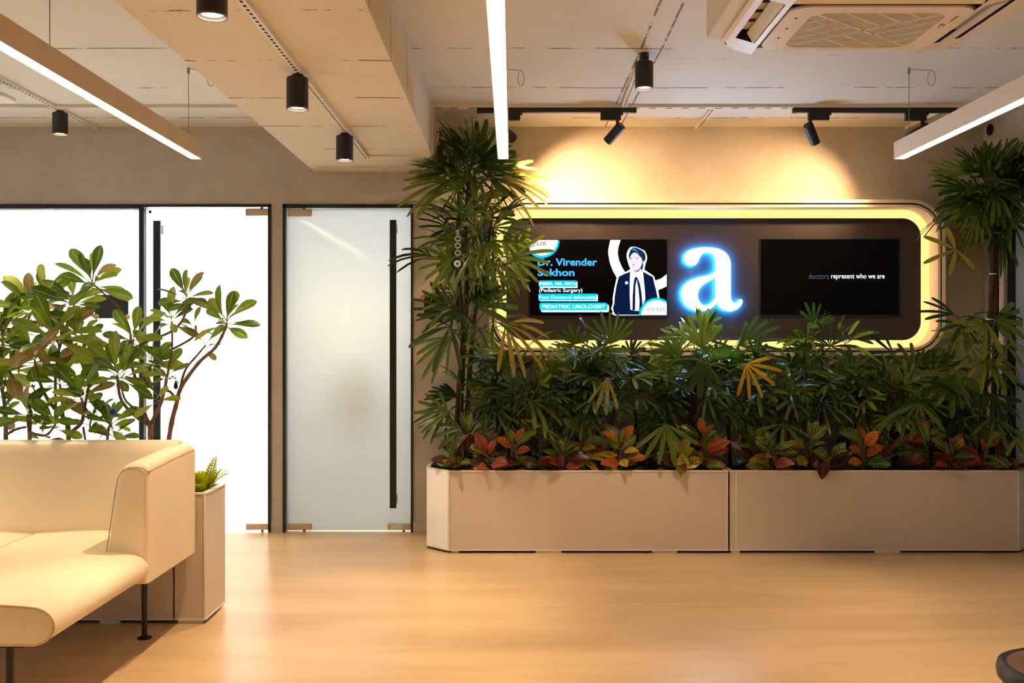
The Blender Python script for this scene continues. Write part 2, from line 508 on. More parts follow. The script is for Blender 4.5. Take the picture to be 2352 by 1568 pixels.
# right side screen
m = MB()
m.box(XR - 0.02, XR + 0.06, YF - 0.035, YF, 0, ZG); m.box(XR - 0.02, XR + 0.06, YG0, YF, ZG - 0.04, ZG); m.box(XR - 0.02, XR + 0.06, YG0, YG0 + 0.035, 0, ZG)
w3 = struct('window_3', m, 'frame_black', label='black frame of the side glass screen')
obj('pane', MB().box(XR + 0.02, XR + 0.032, YG0 + 0.035, YF - 0.035, 0.0, ZG - 0.04), 'frosted', w3)
struct('wall_side_room', MB().box(XR + 1.6, XR + 1.7, YG0 - 0.5, YB, 0, ZC), 'wall_white')
struct('floor_side_room', MB().box(XR + 0.2, XR + 1.7, YR, YB, -0.12, 0), 'floor')
struct('ceiling_side_room', MB().box(XR + 0.2, XR + 1.7, YR, YB, ZC, ZC + 0.12), 'slab')
# hole sleeve high on the right wall
hs = MB(); n = 20
prof = [(0.040, 0.0), (0.040, 0.012), (0.031, 0.012), (0.031, -0.01)]
hs.lathe(prof, (0, 0, 0), 24)
o = obj('pipe_sleeve', hs, 'hole_dark', None, smooth=True)
o.location = (XR - 0.001, 3.461 * F / (2276 - 1176), px(0, 298, 3.461 * F / (2276 - 1176)).z); o.rotation_euler = (0, -PI / 2, 0)
tag(o, 'dark round pipe sleeve set in the upper right wall', 'pipe sleeve')

# ---- lamps of the rooms behind the glass
def ceiling_panel(loc, sx, sy, label, s):
    t_ = thing('panel_light', label, 'ceiling light', loc)
    obj('frame', MB().box(-sx - 0.02, sx + 0.02, -sy - 0.02, sy + 0.02, 0, 0.03), 'white_metal', t_)
    em = 'panel_lamp_%d' % int(s * 10)
    if em not in M: emit(em, (0.90, 0.96, 1.0), s)
    obj('diffuser', MB().box(-sx, sx, -sy, sy, -0.004, 0.0), em, t_)
ceiling_panel((-3.4, 8.35, ZC - 0.03), 1.15, 0.45, 'white ceiling panel light in the bright room behind frosted glass', 1300.0)
ceiling_panel((-1.2, 8.9, ZC - 0.03), 0.3, 0.3, 'small ceiling panel light behind the grey frosted glass door', 90.0)
ceiling_panel((XR + 0.9, 5.5, ZC - 0.03), 0.3, 0.3, 'small ceiling panel light behind the side glass screen', 5.0)
t_ = thing('pendant_lamp', 'warm round pendant lamp glowing behind the grey frosted glass door', 'pendant lamp', (wx(815) * 1.02, 7.85, 1.58))
obj('globe', MB().lathe([(0.001, -0.13), (0.08, -0.1), (0.13, 0), (0.08, 0.1), (0.015, 0.13)], n=20), 'warm_globe', t_, smooth=True)
obj('cord', MB().tube([(0, 0, 0.12), (0, 0, ZC - 1.62)], 0.004, 6), 'black_metal', t_)

# ================================================================== CEILING FIXTURES
def chan(name, label, a, b, wid=0.034, hgt=0.022, slots=True, group=None, mat='channel_white', pitch=0.05):
    """slotted cable channel between a and b, hung below z of the ends"""
    a = Vector(a); b = Vector(b); d = (b - a); L = d.length; d.normalize()
    t_ = thing(name, label, 'cable channel', a, group)
    t_.rotation_euler = (0, 0, math.atan2(d.y, d.x))
    obj('channel_body', MB().box(0, L, -wid / 2, wid / 2, -hgt, 0.002), mat, t_)
    if slots:
        s = MB(); x = 0.02
        while x < L - 0.03:
            s.box(x, x + pitch * 0.42, -0.0055, 0.0055, -hgt - 0.0012, -hgt + 0.001); x += pitch
        obj('slots', s, 'slot_dark', t_, kind='stuff')
    return t_
YT = 6.64
XB = -0.985
chan('cable_channel', 'white slotted cable channel running along the concrete beam', (XB + 0.012, 0.4, BZ), (XB + 0.012, 6.69, BZ), pitch=0.045)
chan('cable_channel', 'white slotted cable channel holding the black downlight near the left wall', (-3.045, 0.4, ZC), (-3.045, 7.29, ZC), pitch=0.045)
chan('cable_channel', 'white slotted cable channel behind the lone downlight on the right slab', (0.722, 5.42, ZC), (0.742, YT - 0.03, ZC), pitch=0.04)
chan('cable_channel', 'long white cable channel carrying the black spotlight tracks', (BX1, YT, ZC), (XR, YT, ZC), 0.05, 0.02, True, pitch=0.11)
chan('cable_channel', 'short white slotted cable channel between the two spotlight tracks and the wall', (1.345, YT + 0.02, ZC), (1.36, D, ZC), pitch=0.03)
chan('cable_channel', 'short white slotted cable channel above the tall palm in the corner', (2.93, YT + 0.02, ZC), (2.9, D, ZC), pitch=0.03)
chan('cable_channel', 'plain grey cable channel crossing the slab from wall to beam', (XL, YT, ZC), (BX0, YT, ZC), 0.045, 0.02, False)
# conduit that steps down round the beam
cd = thing('conduit', 'thin white conduit stepping around the end of the beam', 'conduit', (BX1, YT, BZ))
m = MB(); m.box(XB - BX1 + 0.02, 0.012, -0.011, 0.011, -0.012, 0.002); m.box(-0.002, 0.014, -0.011, 0.011, -0.012, ZC - BZ)
obj('conduit_run', m, 'channel_white', cd)
obj('conduit_clip', MB().box(-0.002, 0.016, -0.016, 0.016, 0.12, 0.14), 'channel_white', cd)

CACHE = {}
def shared(key, name, fn, mats, **kw):
    if key not in CACHE:
        mb = fn(); me = mb.mesh(name)
        for m_ in (mats if isinstance(mats, (list, tuple)) else [mats]): me.materials.append(M[m_])
        fixnormals(me)
        if kw.get('smooth'): smooth_by_angle(me)
        CACHE[key] = me
    return CACHE[key]

def downlight(loc, label, watts=DOWN_W, stem=0.012, group=None, angle=70):
    t_ = thing('downlight', label, 'ceiling light', loc, group)
    r, h = 0.050, 0.142
    z1 = -stem
    obj('mount', shared('dl_mount%.3f' % stem, 'mount', lambda: MB().lathe([(0.026, -stem - 0.002), (0.026, 0.002)], n=16), 'black_lamp', smooth=True), None, t_)
    def hous():
        return MB().lathe([(0.001, z1), (r - 0.003, z1), (r, z1 - 0.003), (r, z1 - h), (r - 0.004, z1 - h - 0.001), (r - 0.005, z1 - h + 0.012), (0.036, z1 - h + 0.02), (0.001, z1 - h + 0.021)], n=32)
    obj('housing', shared('dl_house%.3f' % stem, 'housing', hous, 'black_lamp', smooth=True), None, t_)
    obj('trim_ring', shared('dl_ring%.3f' % stem, 'trim_ring', lambda: MB().ring([((r + 0.0006) * math.cos(2 * PI * k / 32), (r + 0.0006) * math.sin(2 * PI * k / 32)) for k in range(32)], [((r - 0.005) * math.cos(2 * PI * k / 32), (r - 0.005) * math.sin(2 * PI * k / 32)) for k in range(32)], z1 - h - 0.003, z1 - h + 0.004, 'Z'), 'table_brown'), None, t_)
    obj('lens', shared('dl_lens%.3f' % stem, 'lens', lambda: MB().lathe([(0.001, z1 - h + 0.008), (0.036, z1 - h + 0.008), (0.036, z1 - h + 0.016)], n=24), 'lamp_disc'), None, t_)
    l = bpy.data.lights.new('downlight_beam', 'SPOT'); l.energy = watts; l.color = WARM; l.spot_size = math.radians(angle); l.spot_blend = 0.55
    l.shadow_soft_size = 0.03
    lo = bpy.data.objects.new('downlight_beam', l); C.objects.link(lo); lo.parent = t_; lo.location = (0, 0, z1 - h - 0.006)
    return t_
zb = BZ - 0.022
downlight((XB, 3.27, zb), 'black cylinder downlight on the beam channel, farthest from the back wall')
downlight((XB, 4.57, zb), 'black cylinder downlight on the beam channel, middle one of three')
downlight((XB, 5.86, zb), 'black cylinder downlight on the beam channel, closest to the glass doors')
downlight((-3.05, 6.72, ZC - 0.022), 'black cylinder downlight above the fixed frosted glass screen')
downlight((0.722, 5.44, ZC), 'lone black cylinder downlight on a short stem under the right slab', stem=0.05)
# the rows go on towards and behind the camera
for i, (x, y, z) in enumerate([(XB, 1.98, zb), (XB, 0.68, zb), (-3.05, 5.2, ZC - 0.022), (-3.05, 3.7, ZC - 0.022), (-3.05, 2.2, ZC - 0.022), (0.722, 3.0, ZC), (0.722, 1.5, ZC), (2.75, 4.6, ZC), (2.75, 3.0, ZC), (2.75, 1.4, ZC)]):
    downlight((x, y, z), 'black cylinder downlight in the rows that continue over the open floor', group='downlights over the open floor')

# ---- hung linear lights
def linear(xc, label, y1=5.87, nseg=4, zb_=2.475, loopside=1, mat='white_metal'):
    W2, H = 0.033, 0.098
    t_ = thing('linear_light', label, 'pendant light', (xc, y1, zb_))
    L = nseg * 1.0
    m = MB()
    m.box(-W2, -W2 + 0.004, -L, 0, 0, H); m.box(W2 - 0.004, W2, -L, 0, 0, H)
    m.box(-W2 + 0.003, W2 - 0.003, -L, 0, 0.012, H)
    obj('profile', m, mat, t_)
    obj('end_cap', MB().box(-W2, W2, -0.001, 0.003, 0, H), 'white_metal', t_)
    obj('end_cap', MB().box(-W2, W2, -L - 0.003, -L + 0.001, 0, H), 'white_metal', t_)
    for k in range(nseg):
        obj('diffuser', MB().box(-W2 + 0.004, W2 - 0.004, -(k + 1) * 1.0 + 0.004, -k * 1.0 - 0.006, 0.002, 0.011), 'led_linear', t_)
    for k, yy in enumerate((-0.14, -L + 0.14, -1.86)):
        wi = obj('suspension_wire', MB().tube([(0, yy, H - 0.002), (0, yy, ZC - zb_)], 0.0022, 6), 'cable', t_)
        obj('gripper', MB().lathe([(0.008, 0), (0.008, 0.028), (0.004, 0.034)], (0, yy, ZC - zb_ - 0.034), 10), 'cable', wi)
    # spare wire tail curled at the ceiling
    z = ZC - zb_ - 0.012
    if loopside:
        pts = [(0, -0.14, z + 0.004)] + [(0.1 * loopside, -0.14 + 0.01, z)] + [(0.13 * loopside + 0.022 * math.sin(a) * loopside, -0.14, z - 0.05 + 0.045 * math.cos(a)) for a in [k * 2 * PI / 14 for k in range(14)]]
        obj('wire_tail', MB().tube(pts, 0.0018, 5), 'cable', t_)
    return t_
linear(-1.862, 'hanging linear light above the cream sofa, warm light painted on its white side', mat='lamp_warm_lit')
linear(-0.052, 'white hanging linear light between the beam and the tall palm', loopside=0.8)
linear(2.285, 'white hanging linear light beside the right wall')

# ---- track spotlights
def track(x0, x1, label):
    y = YT
    t_ = thing('light_track', label, 'light track', (x0, y, ZC - 0.020))
    obj('rail', MB().box(0, x1 - x0, -0.018, 0.018, -0.030, 0.001), 'black_lamp', t_, bevel=0.002)
    obj('end_cap', MB().box(-0.004, 0.02, -0.0185, 0.0185, -0.031, 0.0), 'black_lamp', t_)
    obj('end_cap', MB().box(x1 - x0 - 0.02, x1 - x0 + 0.004, -0.0185, 0.0185, -0.031, 0.0), 'black_lamp', t_)
    return t_
TX = lambda p: (p - 1176) * YT / F
track(TX(1097), TX(1460), 'black spotlight track close to the beam and left palm')
track(TX(1822), TX(2195), 'black spotlight track close to the corner palm')
def spot(pxa0, pxa1, stem_px, target, label, watts=SPOT_W, ang=62):
    zt = ZC - 0.050
    xs = TX(stem_px)
    t_ = thing('spotlight', label, 'spotlight', (xs, YT, zt))
    a = MB(); a.box(TX(pxa0) - xs, TX(pxa1) - xs, -0.017, 0.017, -0.052, 0.001)
    ad = obj('adapter', a, 'black_lamp', t_, bevel=0.003)
    obj('latch', MB().box((TX(pxa1) - xs if stem_px < (pxa0 + pxa1) / 2 else TX(pxa1) - xs) - 0.004, TX(pxa1) - xs + 0.014, -0.01, 0.01, -0.016, 0.0), 'black_lamp', ad)
    obj('stem', MB().box(-0.010, 0.010, -0.008, 0.008, -0.098, -0.05), 'black_lamp', t_)
    piv = Vector((0, 0, -0.115))
    d = (Vector(target) - (Vector((xs, YT, zt)) + piv)).normalized()
    a0 = piv - d * 0.045; a1 = piv + d * 0.105
    pts = [a0, a0 + d * 0.004, a1, a1 + d * 0.001, a1 - d * 0.012]
    h = MB().tube(pts, [0.030, 0.033, 0.033, 0.029, 0.026], 20)
    hd = obj('lamp_head', h, 'black_lamp', t_, smooth=True)
    obj('lens', MB().tube([a1 - d * 0.013, a1 - d * 0.010], 0.025, 16), 'lamp_disc', hd)
    l = bpy.data.lights.new('spot_beam', 'SPOT'); l.energy = watts; l.color = SPOTC; l.spot_size = math.radians(ang); l.spot_blend = 1.0; l.shadow_soft_size = 0.025
    lo = bpy.data.objects.new('spot_beam', l); C.objects.link(lo); lo.parent = t_
    lo.location = a1 + d * 0.004; lo.rotation_euler = d.to_track_quat('-Z', 'Y').to_euler()
spot(1146, 1195, 1155, (0.80, D, 2.25), 'black track spotlight half hidden behind the middle linear light', SPOT_W * 1.9, 92)
spot(1379, 1426, 1418, (0.705 - 0.42, 6.98, 2.36), 'black track spotlight tilted towards the left palm', SPOT_W * 0.8, 86)
spot(1856, 1904, 1861, (1.99 + 0.32, 6.98, 2.32), 'black track spotlight tilted towards the right palm', SPOT_W * 0.3, 70)
spot(2079, 2127, 2119, (1.75, D, 2.22), 'black track spotlight beside the end of the right linear light', SPOT_W * 1.2, 88)

# ---- access point on the left channel
ap = thing('access_point', 'white rounded access point hung under the left slotted channel', 'access point', (-3.16, 6.05, ZC - 0.022))
obj('bracket', MB().box(-0.03, 0.03, -0.03, 0.03, -0.055, 0.002), 'hole_dark', ap)
obj('casing', MB().prism(rrect(-0.11, 0.11, -0.11, 0.11, 0.05), -0.085, -0.055, 'Z'), 'ac_white', ap, bevel=0.010, seg=3)

# ---- ceiling cassette air conditioner
ac = thing('air_conditioner', 'white ceiling cassette air conditioner with square grille', 'air conditioner', (1.37, 3.82, 2.60))
def A(x0, x1, y0, y1, z0, z1): return (x0 - 1.37, x1 - 1.37, y0 - 3.82, y1 - 3.82, z0 - 2.60, z1 - 2.60)
obj('housing', MB().box(*A(0.814, 1.925, 3.46, 4.165, 2.668, ZC)), 'slab', ac)
# moulded panel: outer edge, sloped ring, flat field with two slots for the outlets
def acr(x0, x1, y0, y1, r): return rrect(x0 - 1.37, x1 - 1.37, y0 - 3.82, y1 - 3.82, r, 8)
m = MB()
def loft(m, polys):
    b = len(m.v); n_ = len(polys[0][0])
    for poly, z in polys: m.v += [(u, v, z - 2.60) for u, v in poly]
    for i in range(len(polys) - 1):
        for k in range(n_):
            k2 = (k + 1) % n_
            m.face((b + i * n_ + k, b + i * n_ + k2, b + (i + 1) * n_ + k2, b + (i + 1) * n_ + k))
loft(m, [(acr(0.90, 1.84, 3.46, 4.18, 0.05), 2.672), (acr(0.876, 1.862, 3.44, 4.20, 0.06), 2.662), (acr(0.874, 1.864, 3.438, 4.202, 0.06), 2.652),
         (acr(0.884, 1.854, 3.45, 4.19, 0.06), 2.640)])
obj('panel_rim', m, 'ac_white', ac, smooth=True)
# sloped side bands carry the outlets: build as ring between outer and inner outline with a hole on each side
m = MB()
IX0, IX1, IY0, IY1 = 1.005, 1.685, 3.56, 4.09
def band(m, side):
    s = -1 if side == 'L' else 1
    xo = 0.884 if side == 'L' else 1.854; xi = IX0 if side == 'L' else IX1
    za, zi = 2.640, 2.606
    def pt(f, y): return (xo + (xi - xo) * f - 1.37, y - 3.82, za + (zi - za) * f - 2.60)
    y0, y1 = 3.45, 4.19; h0, h1 = 3.585, 4.045; f0, f1 = 0.20, 0.84
    m.quad([pt(0.5, y0), pt(1, y0), pt(1, h0), pt(0, h0), pt(0, y0 + 0.07), pt(0.15, y0 + 0.02)]); m.quad([pt(0, h1), pt(1, h1), pt(1, y1), pt(0.5, y1), pt(0.15, y1 - 0.02), pt(0, y1 - 0.07)])
    m.quad([pt(0, h0), pt(f0, h0), pt(f0, h1), pt(0, h1)]); m.quad([pt(f1, h0), pt(1, h0), pt(1, h1), pt(f1, h1)])
    return [pt(f0, h0), pt(f1, h0), pt(f1, h1), pt(f0, h1)]
hl = band(m, 'L'); hr = band(m, 'R')
zz = lambda z: z - 2.60
for (ya, yb) in ((3.45, IY0), (IY1, 4.19)):
    zo = 2.640; zi = 2.606
    o_, i_ = (ya, yb) if ya == 3.45 else (yb, ya)
    m.quad([(IX0 - 1.37, o_ - 3.82, zz(zo)), (IX1 - 1.37, o_ - 3.82, zz(zo)), (IX1 - 1.37, i_ - 3.82, zz(zi)), (IX0 - 1.37, i_ - 3.82, zz(zi))])
obj('panel_band', m, 'ac_white', ac)
for hole in (hl, hr):
    v = MB(); top = [(p[0], p[1], p[2] + 0.07) for p in hole]
    for i in range(4): v.quad([hole[i], hole[(i + 1) % 4], top[(i + 1) % 4], top[i]])
    v.quad(top)
    vo = obj('air_outlet', v, 'ac_void', ac, fix=False)
    cx = sum(p[0] for p in hole) / 4; zc = sum(p[2] for p in hole) / 4
    f_ = MB(); ha = 0.026
    sgn = 1 if hole is hl else -1
    yA, yB = hole[0][1] + 0.005, hole[2][1] - 0.005
    if hole is hl:
        f_.prism([(cx + 0.005, zc + 0.03), (cx + 0.03, zc - 0.012), (cx + 0.036, zc - 0.010), (cx + 0.012, zc + 0.034)], yA, yB)
    else:
        f_.prism([(cx - 0.032, zc - 0.012), (cx + 0.026, zc + 0.004), (cx + 0.026, zc + 0.010), (cx - 0.032, zc - 0.006)], yA, yB)
    obj('flap', f_, 'ac_flap' if hole is hr else 'ac_white', vo)
    for k in range(3): obj('vane', MB().box(cx - 0.04, cx + 0.012, yA + 0.1 + k * 0.11, yA + 0.108 + k * 0.11, zc + 0.035, zc + 0.062), 'ac_dark', vo)
# intake panel with rounded outline, groove and slatted grille
m = MB(); loft(m, [(acr(IX0, IX1, IY0, IY1, 0.07), 2.606), (acr(IX0 + 0.004, IX1 - 0.004, IY0 + 0.004, IY1 - 0.004, 0.07), 2.603)])
obj('groove', m, 'ac_dark', ac)
gx0, gx1, gy0, gy1 = 1.10, 1.60, 3.63, 4.05
outer_p = acr(IX0 + 0.004, IX1 - 0.004, IY0 + 0.004, IY1 - 0.004, 0.075); inner_p = acr(gx0, gx1, gy0, gy1, 0.06)
m = MB(); m.ring(outer_p, inner_p, zz(2.596), zz(2.604), 'Z')
ip = obj('intake_panel', m, 'ac_white', ac)
obj('grille_back', MB().prism(acr(gx0 - 0.002, gx1 + 0.002, gy0 - 0.002, gy1 + 0.002, 0.06), zz(2.618), zz(2.621), 'Z'), 'grille_dark', ac)
s = MB(); ny = 34
def inside(x, y):
    r = 0.06; dx = max(gx0 + r - x, x - (gx1 - r), 0); dy = max(gy0 + r - y, y - (gy1 - r), 0)
    return dx * dx + dy * dy <= r * r
for k in range(ny):
    y = gy0 + (k + 0.5) * (gy1 - gy0) / ny
    xa = gx0
    while not inside(xa, y) and xa < 1.35: xa += 0.004
    xb = gx0 + gx1 - xa
    s.box(xa - 1.37, xb - 1.37, y - 0.0026 - 3.82, y + 0.0026 - 3.82, zz(2.5985), zz(2.603))
gr = obj('grille_slats', s, 'ac_white', ip, kind='stuff')
gr.matrix_parent_inverse = Matrix()
rb = MB()
def rib(xa, ya, xb, yb, wd=0.0042):
    a = Vector((xa - 1.37, ya - 3.82, zz(2.5975))); b = Vector((xb - 1.37, yb - 3.82, zz(2.5975)))
    d = (b - a).normalized(); n_ = Vector((-d.y, d.x, 0)) * wd
    u = Vector((0, 0, 0.003))
    b0 = len(rb.v); rb.v += [tuple(p) for p in (a - n_, a + n_, b + n_, b - n_, a - n_ + u, a + n_ + u, b + n_ + u, b - n_ + u)]
    for q in ((0, 1, 2, 3), (4, 7, 6, 5), (0, 4, 5, 1), (2, 6, 7, 3), (1, 5, 6, 2), (0, 3, 7, 4)): rb.face([b0 + i for i in q])
cxg, cyg = (gx0 + gx1) / 2, (gy0 + gy1) / 2
e = 0.017
rib(gx0 + e, gy0 + e, gx1 - e, gy1 - e, 0.0055); rib(gx0 + e, gy1 - e, gx1 - e, gy0 + e, 0.0055)
hw = (gx1 - gx0) / 2 * 0.985; hh = (gy1 - gy0) / 2 * 0.985
for f in (0.24, 0.47, 0.70):
    for sg_ in (-1, 1):
        rib(cxg + sg_ * f * hw, cyg + sg_ * f * hh, cxg + sg_ * hw, cyg - sg_ * hh * (1 - 2 * f))
        rib(cxg - sg_ * f * hw, cyg + sg_ * f * hh, cxg - sg_ * hw * (2 * f - 1), cyg + sg_ * hh)
obj('grille_ribs', rb, 'ac_white', ip)
for yv in (3.68, 3.80, 3.92):
    obj('indicator', MB().box(1.046 - 1.37, 1.056 - 1.37, yv - 3.82, yv + 0.012 - 3.82, zz(2.5952), zz(2.597)), 'hole_dark', ip)
obj('clip', MB().box(1.637 - 1.37, 1.642 - 1.37, 3.66 - 3.82, 3.72 - 3.82, zz(2.5952), zz(2.597)), 'hole_dark', ip)
def text_mesh(name, body, size, mat, spacing=1.0, bold=0.0, align='LEFT'):
    cu = bpy.data.curves.new(name, 'FONT'); cu.body = body; cu.size = size; cu.space_character = spacing; cu.offset = bold; cu.align_x = align
    cu.resolution_u = 3
    ob = bpy.data.objects.new(name, cu); C.objects.link(ob)
    dg = bpy.context.evaluated_depsgraph_get()
    me = bpy.data.meshes.new_from_object(ob.evaluated_get(dg)); me.name = name
    bpy.data.objects.remove(ob); bpy.data.curves.remove(cu)
    me.materials.clear(); me.materials.append(M[mat])
    return me
lg_ = MB()
for (ya, xa, yb, xb) in ((0.0, 0.0, 0.03, 0.0), (0.03, 0.0, 0.052, 0.012), (0.008, 0.012, 0.02, 0.004), (0.014, 0.02, 0.03, 0.016), (0.03, 0.016, 0.042, 0.02)):
    a = Vector((1.618 + xa - 1.37, 3.745 + ya - 3.82, zz(2.5958))); b = Vector((1.618 + xb - 1.37, 3.745 + yb - 3.82, zz(2.5958)))
    lg_.tube([a, b], 0.0016, 4)
obj('logo', lg_, 'hole_dark', ip)
# ================================================================== DISPLAY WALL
YFR, YP = 7.14, 7.265           # rim front, dark panel front
def outl(x0, x1, y0, y1, r, Y, n=10):
    a = px(x0, y1, Y); b = px(x1, y0, Y)
    return rrect(a.x, b.x, a.z, b.z, r, n)
O = (1123, 2172, 458, 816)
def ins(k): return (O[0] + k, O[1] - k, O[2] + k, O[3] - k)
o0 = outl(*O, 0.245, YFR); o1 = outl(*ins(7.5), 0.222, YFR); o2 = outl(*ins(11.5), 0.211, YFR); o3 = outl(*ins(17.5), 0.193, YFR)
pn = outl(1163, 2115, 501, 781, 0.135, YP)
dw = thing('display_frame', 'rounded wall frame with glowing yellow cove around a dark panel', 'display frame', (px(1640, 816, D).x, D, px(1640, 816, YFR).z))
wpart('outer_rim', MB().ring(o0, o1, YFR, D + 0.004), 'rim_white', dw)
wpart('shadow_gap', MB().ring(o1, o2, YFR + 0.012, D + 0.003), 'frame_black', dw)
wpart('inner_rim', MB().ring(o2, o3, YFR, D + 0.002), 'rim_white', dw)
wpart('led_cove', MB().ring(o3, [(u * 0.97 + 0.03 * 1.452, v * 0.94 + 0.06 * 1.853) for u, v in pn], D - 0.022, D - 0.016), 'led_cove', dw)
wpart('dark_panel', MB().prism(pn, YP, D - 0.014), 'panel_dark', dw)

# ---- flat picture helpers (screens)
def fit_text(parent, name, body, box, Y, mat, bold=0.0, spacing=1.0):
    x0, x1, y0, y1 = box
    me = text_mesh(name, body, 1.0, mat, spacing, bold)
    us = [v.co.x for v in me.vertices]; vs_ = [v.co.y for v in me.vertices]
    a = px(x0, y1, Y); b = px(x1, y0, Y)
    sx = (b.x - a.x) / (max(us) - min(us)); sz = (b.z - a.z) / (max(vs_) - min(vs_))
    u0, v0 = min(us), min(vs_)
    for v in me.vertices:
        v.co = Vector((a.x + (v.co.x - u0) * sx, Y, a.z + (v.co.y - v0) * sz)) - Vector(parent.location)
    return obj(name, me, None, parent)
def flat(parent, name, pts, Y, mat, label=None):
    m = MB(); q = [px(x, y, Y) - Vector(parent.location) for x, y in pts]
    m.quad(q); return obj(name, m, mat, parent, fix=False, label=label)
def disc_pts(cx, cy, r, a0, a1, n=28):
    return [(cx + r * math.cos(a0 + (a1 - a0) * k / n), cy + r * math.sin(a0 + (a1 - a0) * k / n)) for k in range(n + 1)]

def tv(x0, x1, y0, y1, label):
    c = px((x0 + x1) / 2, y1, YP)
    t_ = thing('television', label, 'television', (c.x, YP, c.z))
    a = px(x0, y1, YP) - c; b = px(x1, y0, YP) - c
    m = MB(); r = 0.006
    m.ring([(a.x, a.z), (b.x, a.z), (b.x, b.z), (a.x, b.z)], [(a.x + r, a.z + r * 2.2), (b.x - r, a.z + r * 2.2), (b.x - r, b.z - r), (a.x + r, b.z - r)], -0.006, 0.004)
    obj('bezel', m, 'frame_black', t_)
    obj('screen', MB().box(a.x + r, b.x - r, -0.003, 0.004, a.z + r * 2.2, b.z - r), 'screen_black', t_)
    return t_
SY = YP - 0.0036
tl = tv(1215, 1533, 549, 729, 'lit television showing a doctor portrait and cyan text')
sc_parent = [c for c in tl.children if c.name.startswith('screen')][0]
def tlf(name, pts, mat, lvl, label=None): return flat(tl, name, pts, SY - 0.0004 * lvl, mat, label)
# swirl behind the figure
z2 = lambda x, y: (1380 + x / 8.25, 545 + y / 8.25)
z3 = lambda x, y: (1210 + x / 8.255, 545 + y / 8.255)
def ringpoly(cx, cy, r0, r1, a0, a1, n=30):
    return disc_pts(cx, cy, r1, a0, a1, n) + disc_pts(cx, cy, r0, a1, a0, n)
sw = [z2(180, 48), z2(140, 230), z2(142, 330), z2(170, 480), z2(230, 640), z2(300, 760), z2(470, 670), z2(400, 560), z2(345, 430), z2(322, 310), z2(330, 200), z2(376, 48)]
tlf('swirl_graphic', sw, 'scr_white', 1)
tlf('swirl_graphic', [z2(1020, 820), z2(1140, 780), z2(1250, 695), z2(1250, 925), z2(1160, 970), z2(1075, 1000)], 'scr_white', 1)
body = [(205, 1470), (270, 1480), (240, 1400), (225, 1330), (250, 1260), (265, 1130), (300, 940), (345, 740), (460, 680), (550, 640), (590, 600), (540, 500), (505, 380), (500, 300), (530, 230), (570, 190), (640, 182), (720, 215), (820, 260), (865, 340), (868, 400), (840, 490), (815, 600), (815, 640), (1000, 745), (1040, 880), (1080, 1020), (1110, 1160), (1110, 1470)]
hal = [(195, 1350), (225, 1260), (225, 1150), (260, 940), (305, 745), (450, 668), (560, 600), (520, 500), (490, 380), (490, 300), (520, 230), (560, 182), (640, 175), (720, 200), (830, 250), (875, 340), (875, 420), (850, 495), (825, 610), (1010, 735), (1050, 880), (1090, 1010), (1115, 1170), (1105, 1470), (270, 1480), (205, 1450), (225, 1410)]
tlf('figure_outline', [z2(*p) for p in hal], 'scr_white', 2)
jk = [(275, 1465), (240, 1400), (230, 1330), (255, 1250), (262, 1130), (292, 940), (340, 745), (440, 695), (555, 650), (800, 650), (985, 750), (1015, 880), (1050, 1010), (1080, 1170), (1080, 1465)]
tlf('figure_jacket', [z2(*p) for p in jk], 'scr_navy', 3)
tlf('figure_shirt', [z2(*p) for p in [(555, 640), (545, 900), (548, 1120), (560, 1370), (600, 1380), (650, 1390), (730, 1395), (790, 1290), (845, 1180), (835, 1000), (800, 650), (760, 610), (600, 610)]], 'scr_shirt', 4)
tlf('figure_tie', [z2(*p) for p in [(640, 770), (672, 742), (700, 780), (740, 880), (770, 1050), (790, 1290), (750, 1400), (728, 1395), (735, 1200), (715, 980), (680, 790), (655, 930), (648, 1380), (600, 1380), (605, 1100), (622, 880)]], 'scr_navy', 5)
tlf('figure_neck', [z2(*p) for p in [(590, 600), (610, 660), (672, 735), (740, 690), (765, 600), (700, 560)]], 'scr_skin', 5)
tlf('figure_hair', [z2(*p) for p in [(540, 420), (530, 330), (560, 240), (600, 195), (650, 190), (740, 225), (815, 275), (850, 350), (845, 420), (815, 470), (800, 560), (775, 640), (755, 590), (600, 560)]], 'scr_hair', 6)
tlf('figure_face', [z2(*p) for p in [(548, 400), (575, 330), (625, 285), (680, 300), (730, 350), (770, 390), (790, 450), (775, 520), (740, 590), (690, 625), (645, 632), (600, 590), (560, 500)]], 'scr_skin', 7)
tlf('figure_chin_shade', [z2(*p) for p in [(600, 590), (645, 632), (690, 625), (745, 580), (740, 625), (690, 655), (650, 650)]], 'scr_skin_dark', 7)
tlf('figure_ear', [z2(*p) for p in [(795, 470), (825, 445), (830, 480), (800, 515)]], 'scr_skin', 7)
tlf('figure_hair_light', [z2(*p) for p in [(575, 240), (610, 205), (650, 215), (690, 260), (740, 350), (720, 330), (660, 260), (610, 240)]], 'scr_hair_lit', 8)
for ex in (570, 690): tlf('figure_eye', [z2(ex - 24, 400), z2(ex, 392), z2(ex + 26, 400), z2(ex, 408)], 'scr_hair', 8)
tlf('figure_glasses', [z2(545, 385), z2(760, 372), z2(760, 378), z2(545, 391)], 'scr_grey', 8)
tlf('figure_nose', [z2(612, 470), z2(640, 478), z2(630, 484), z2(610, 480)], 'scr_skin_dark', 8)
tlf('figure_mouth', [z2(592, 515), z2(625, 508), z2(662, 515), z2(625, 530)], 'scr_lip', 8)
tlf('figure_badge', [z2(*p) for p in disc_pts(488, 860, 30, 0, 2 * PI, 16)], 'scr_white', 6)
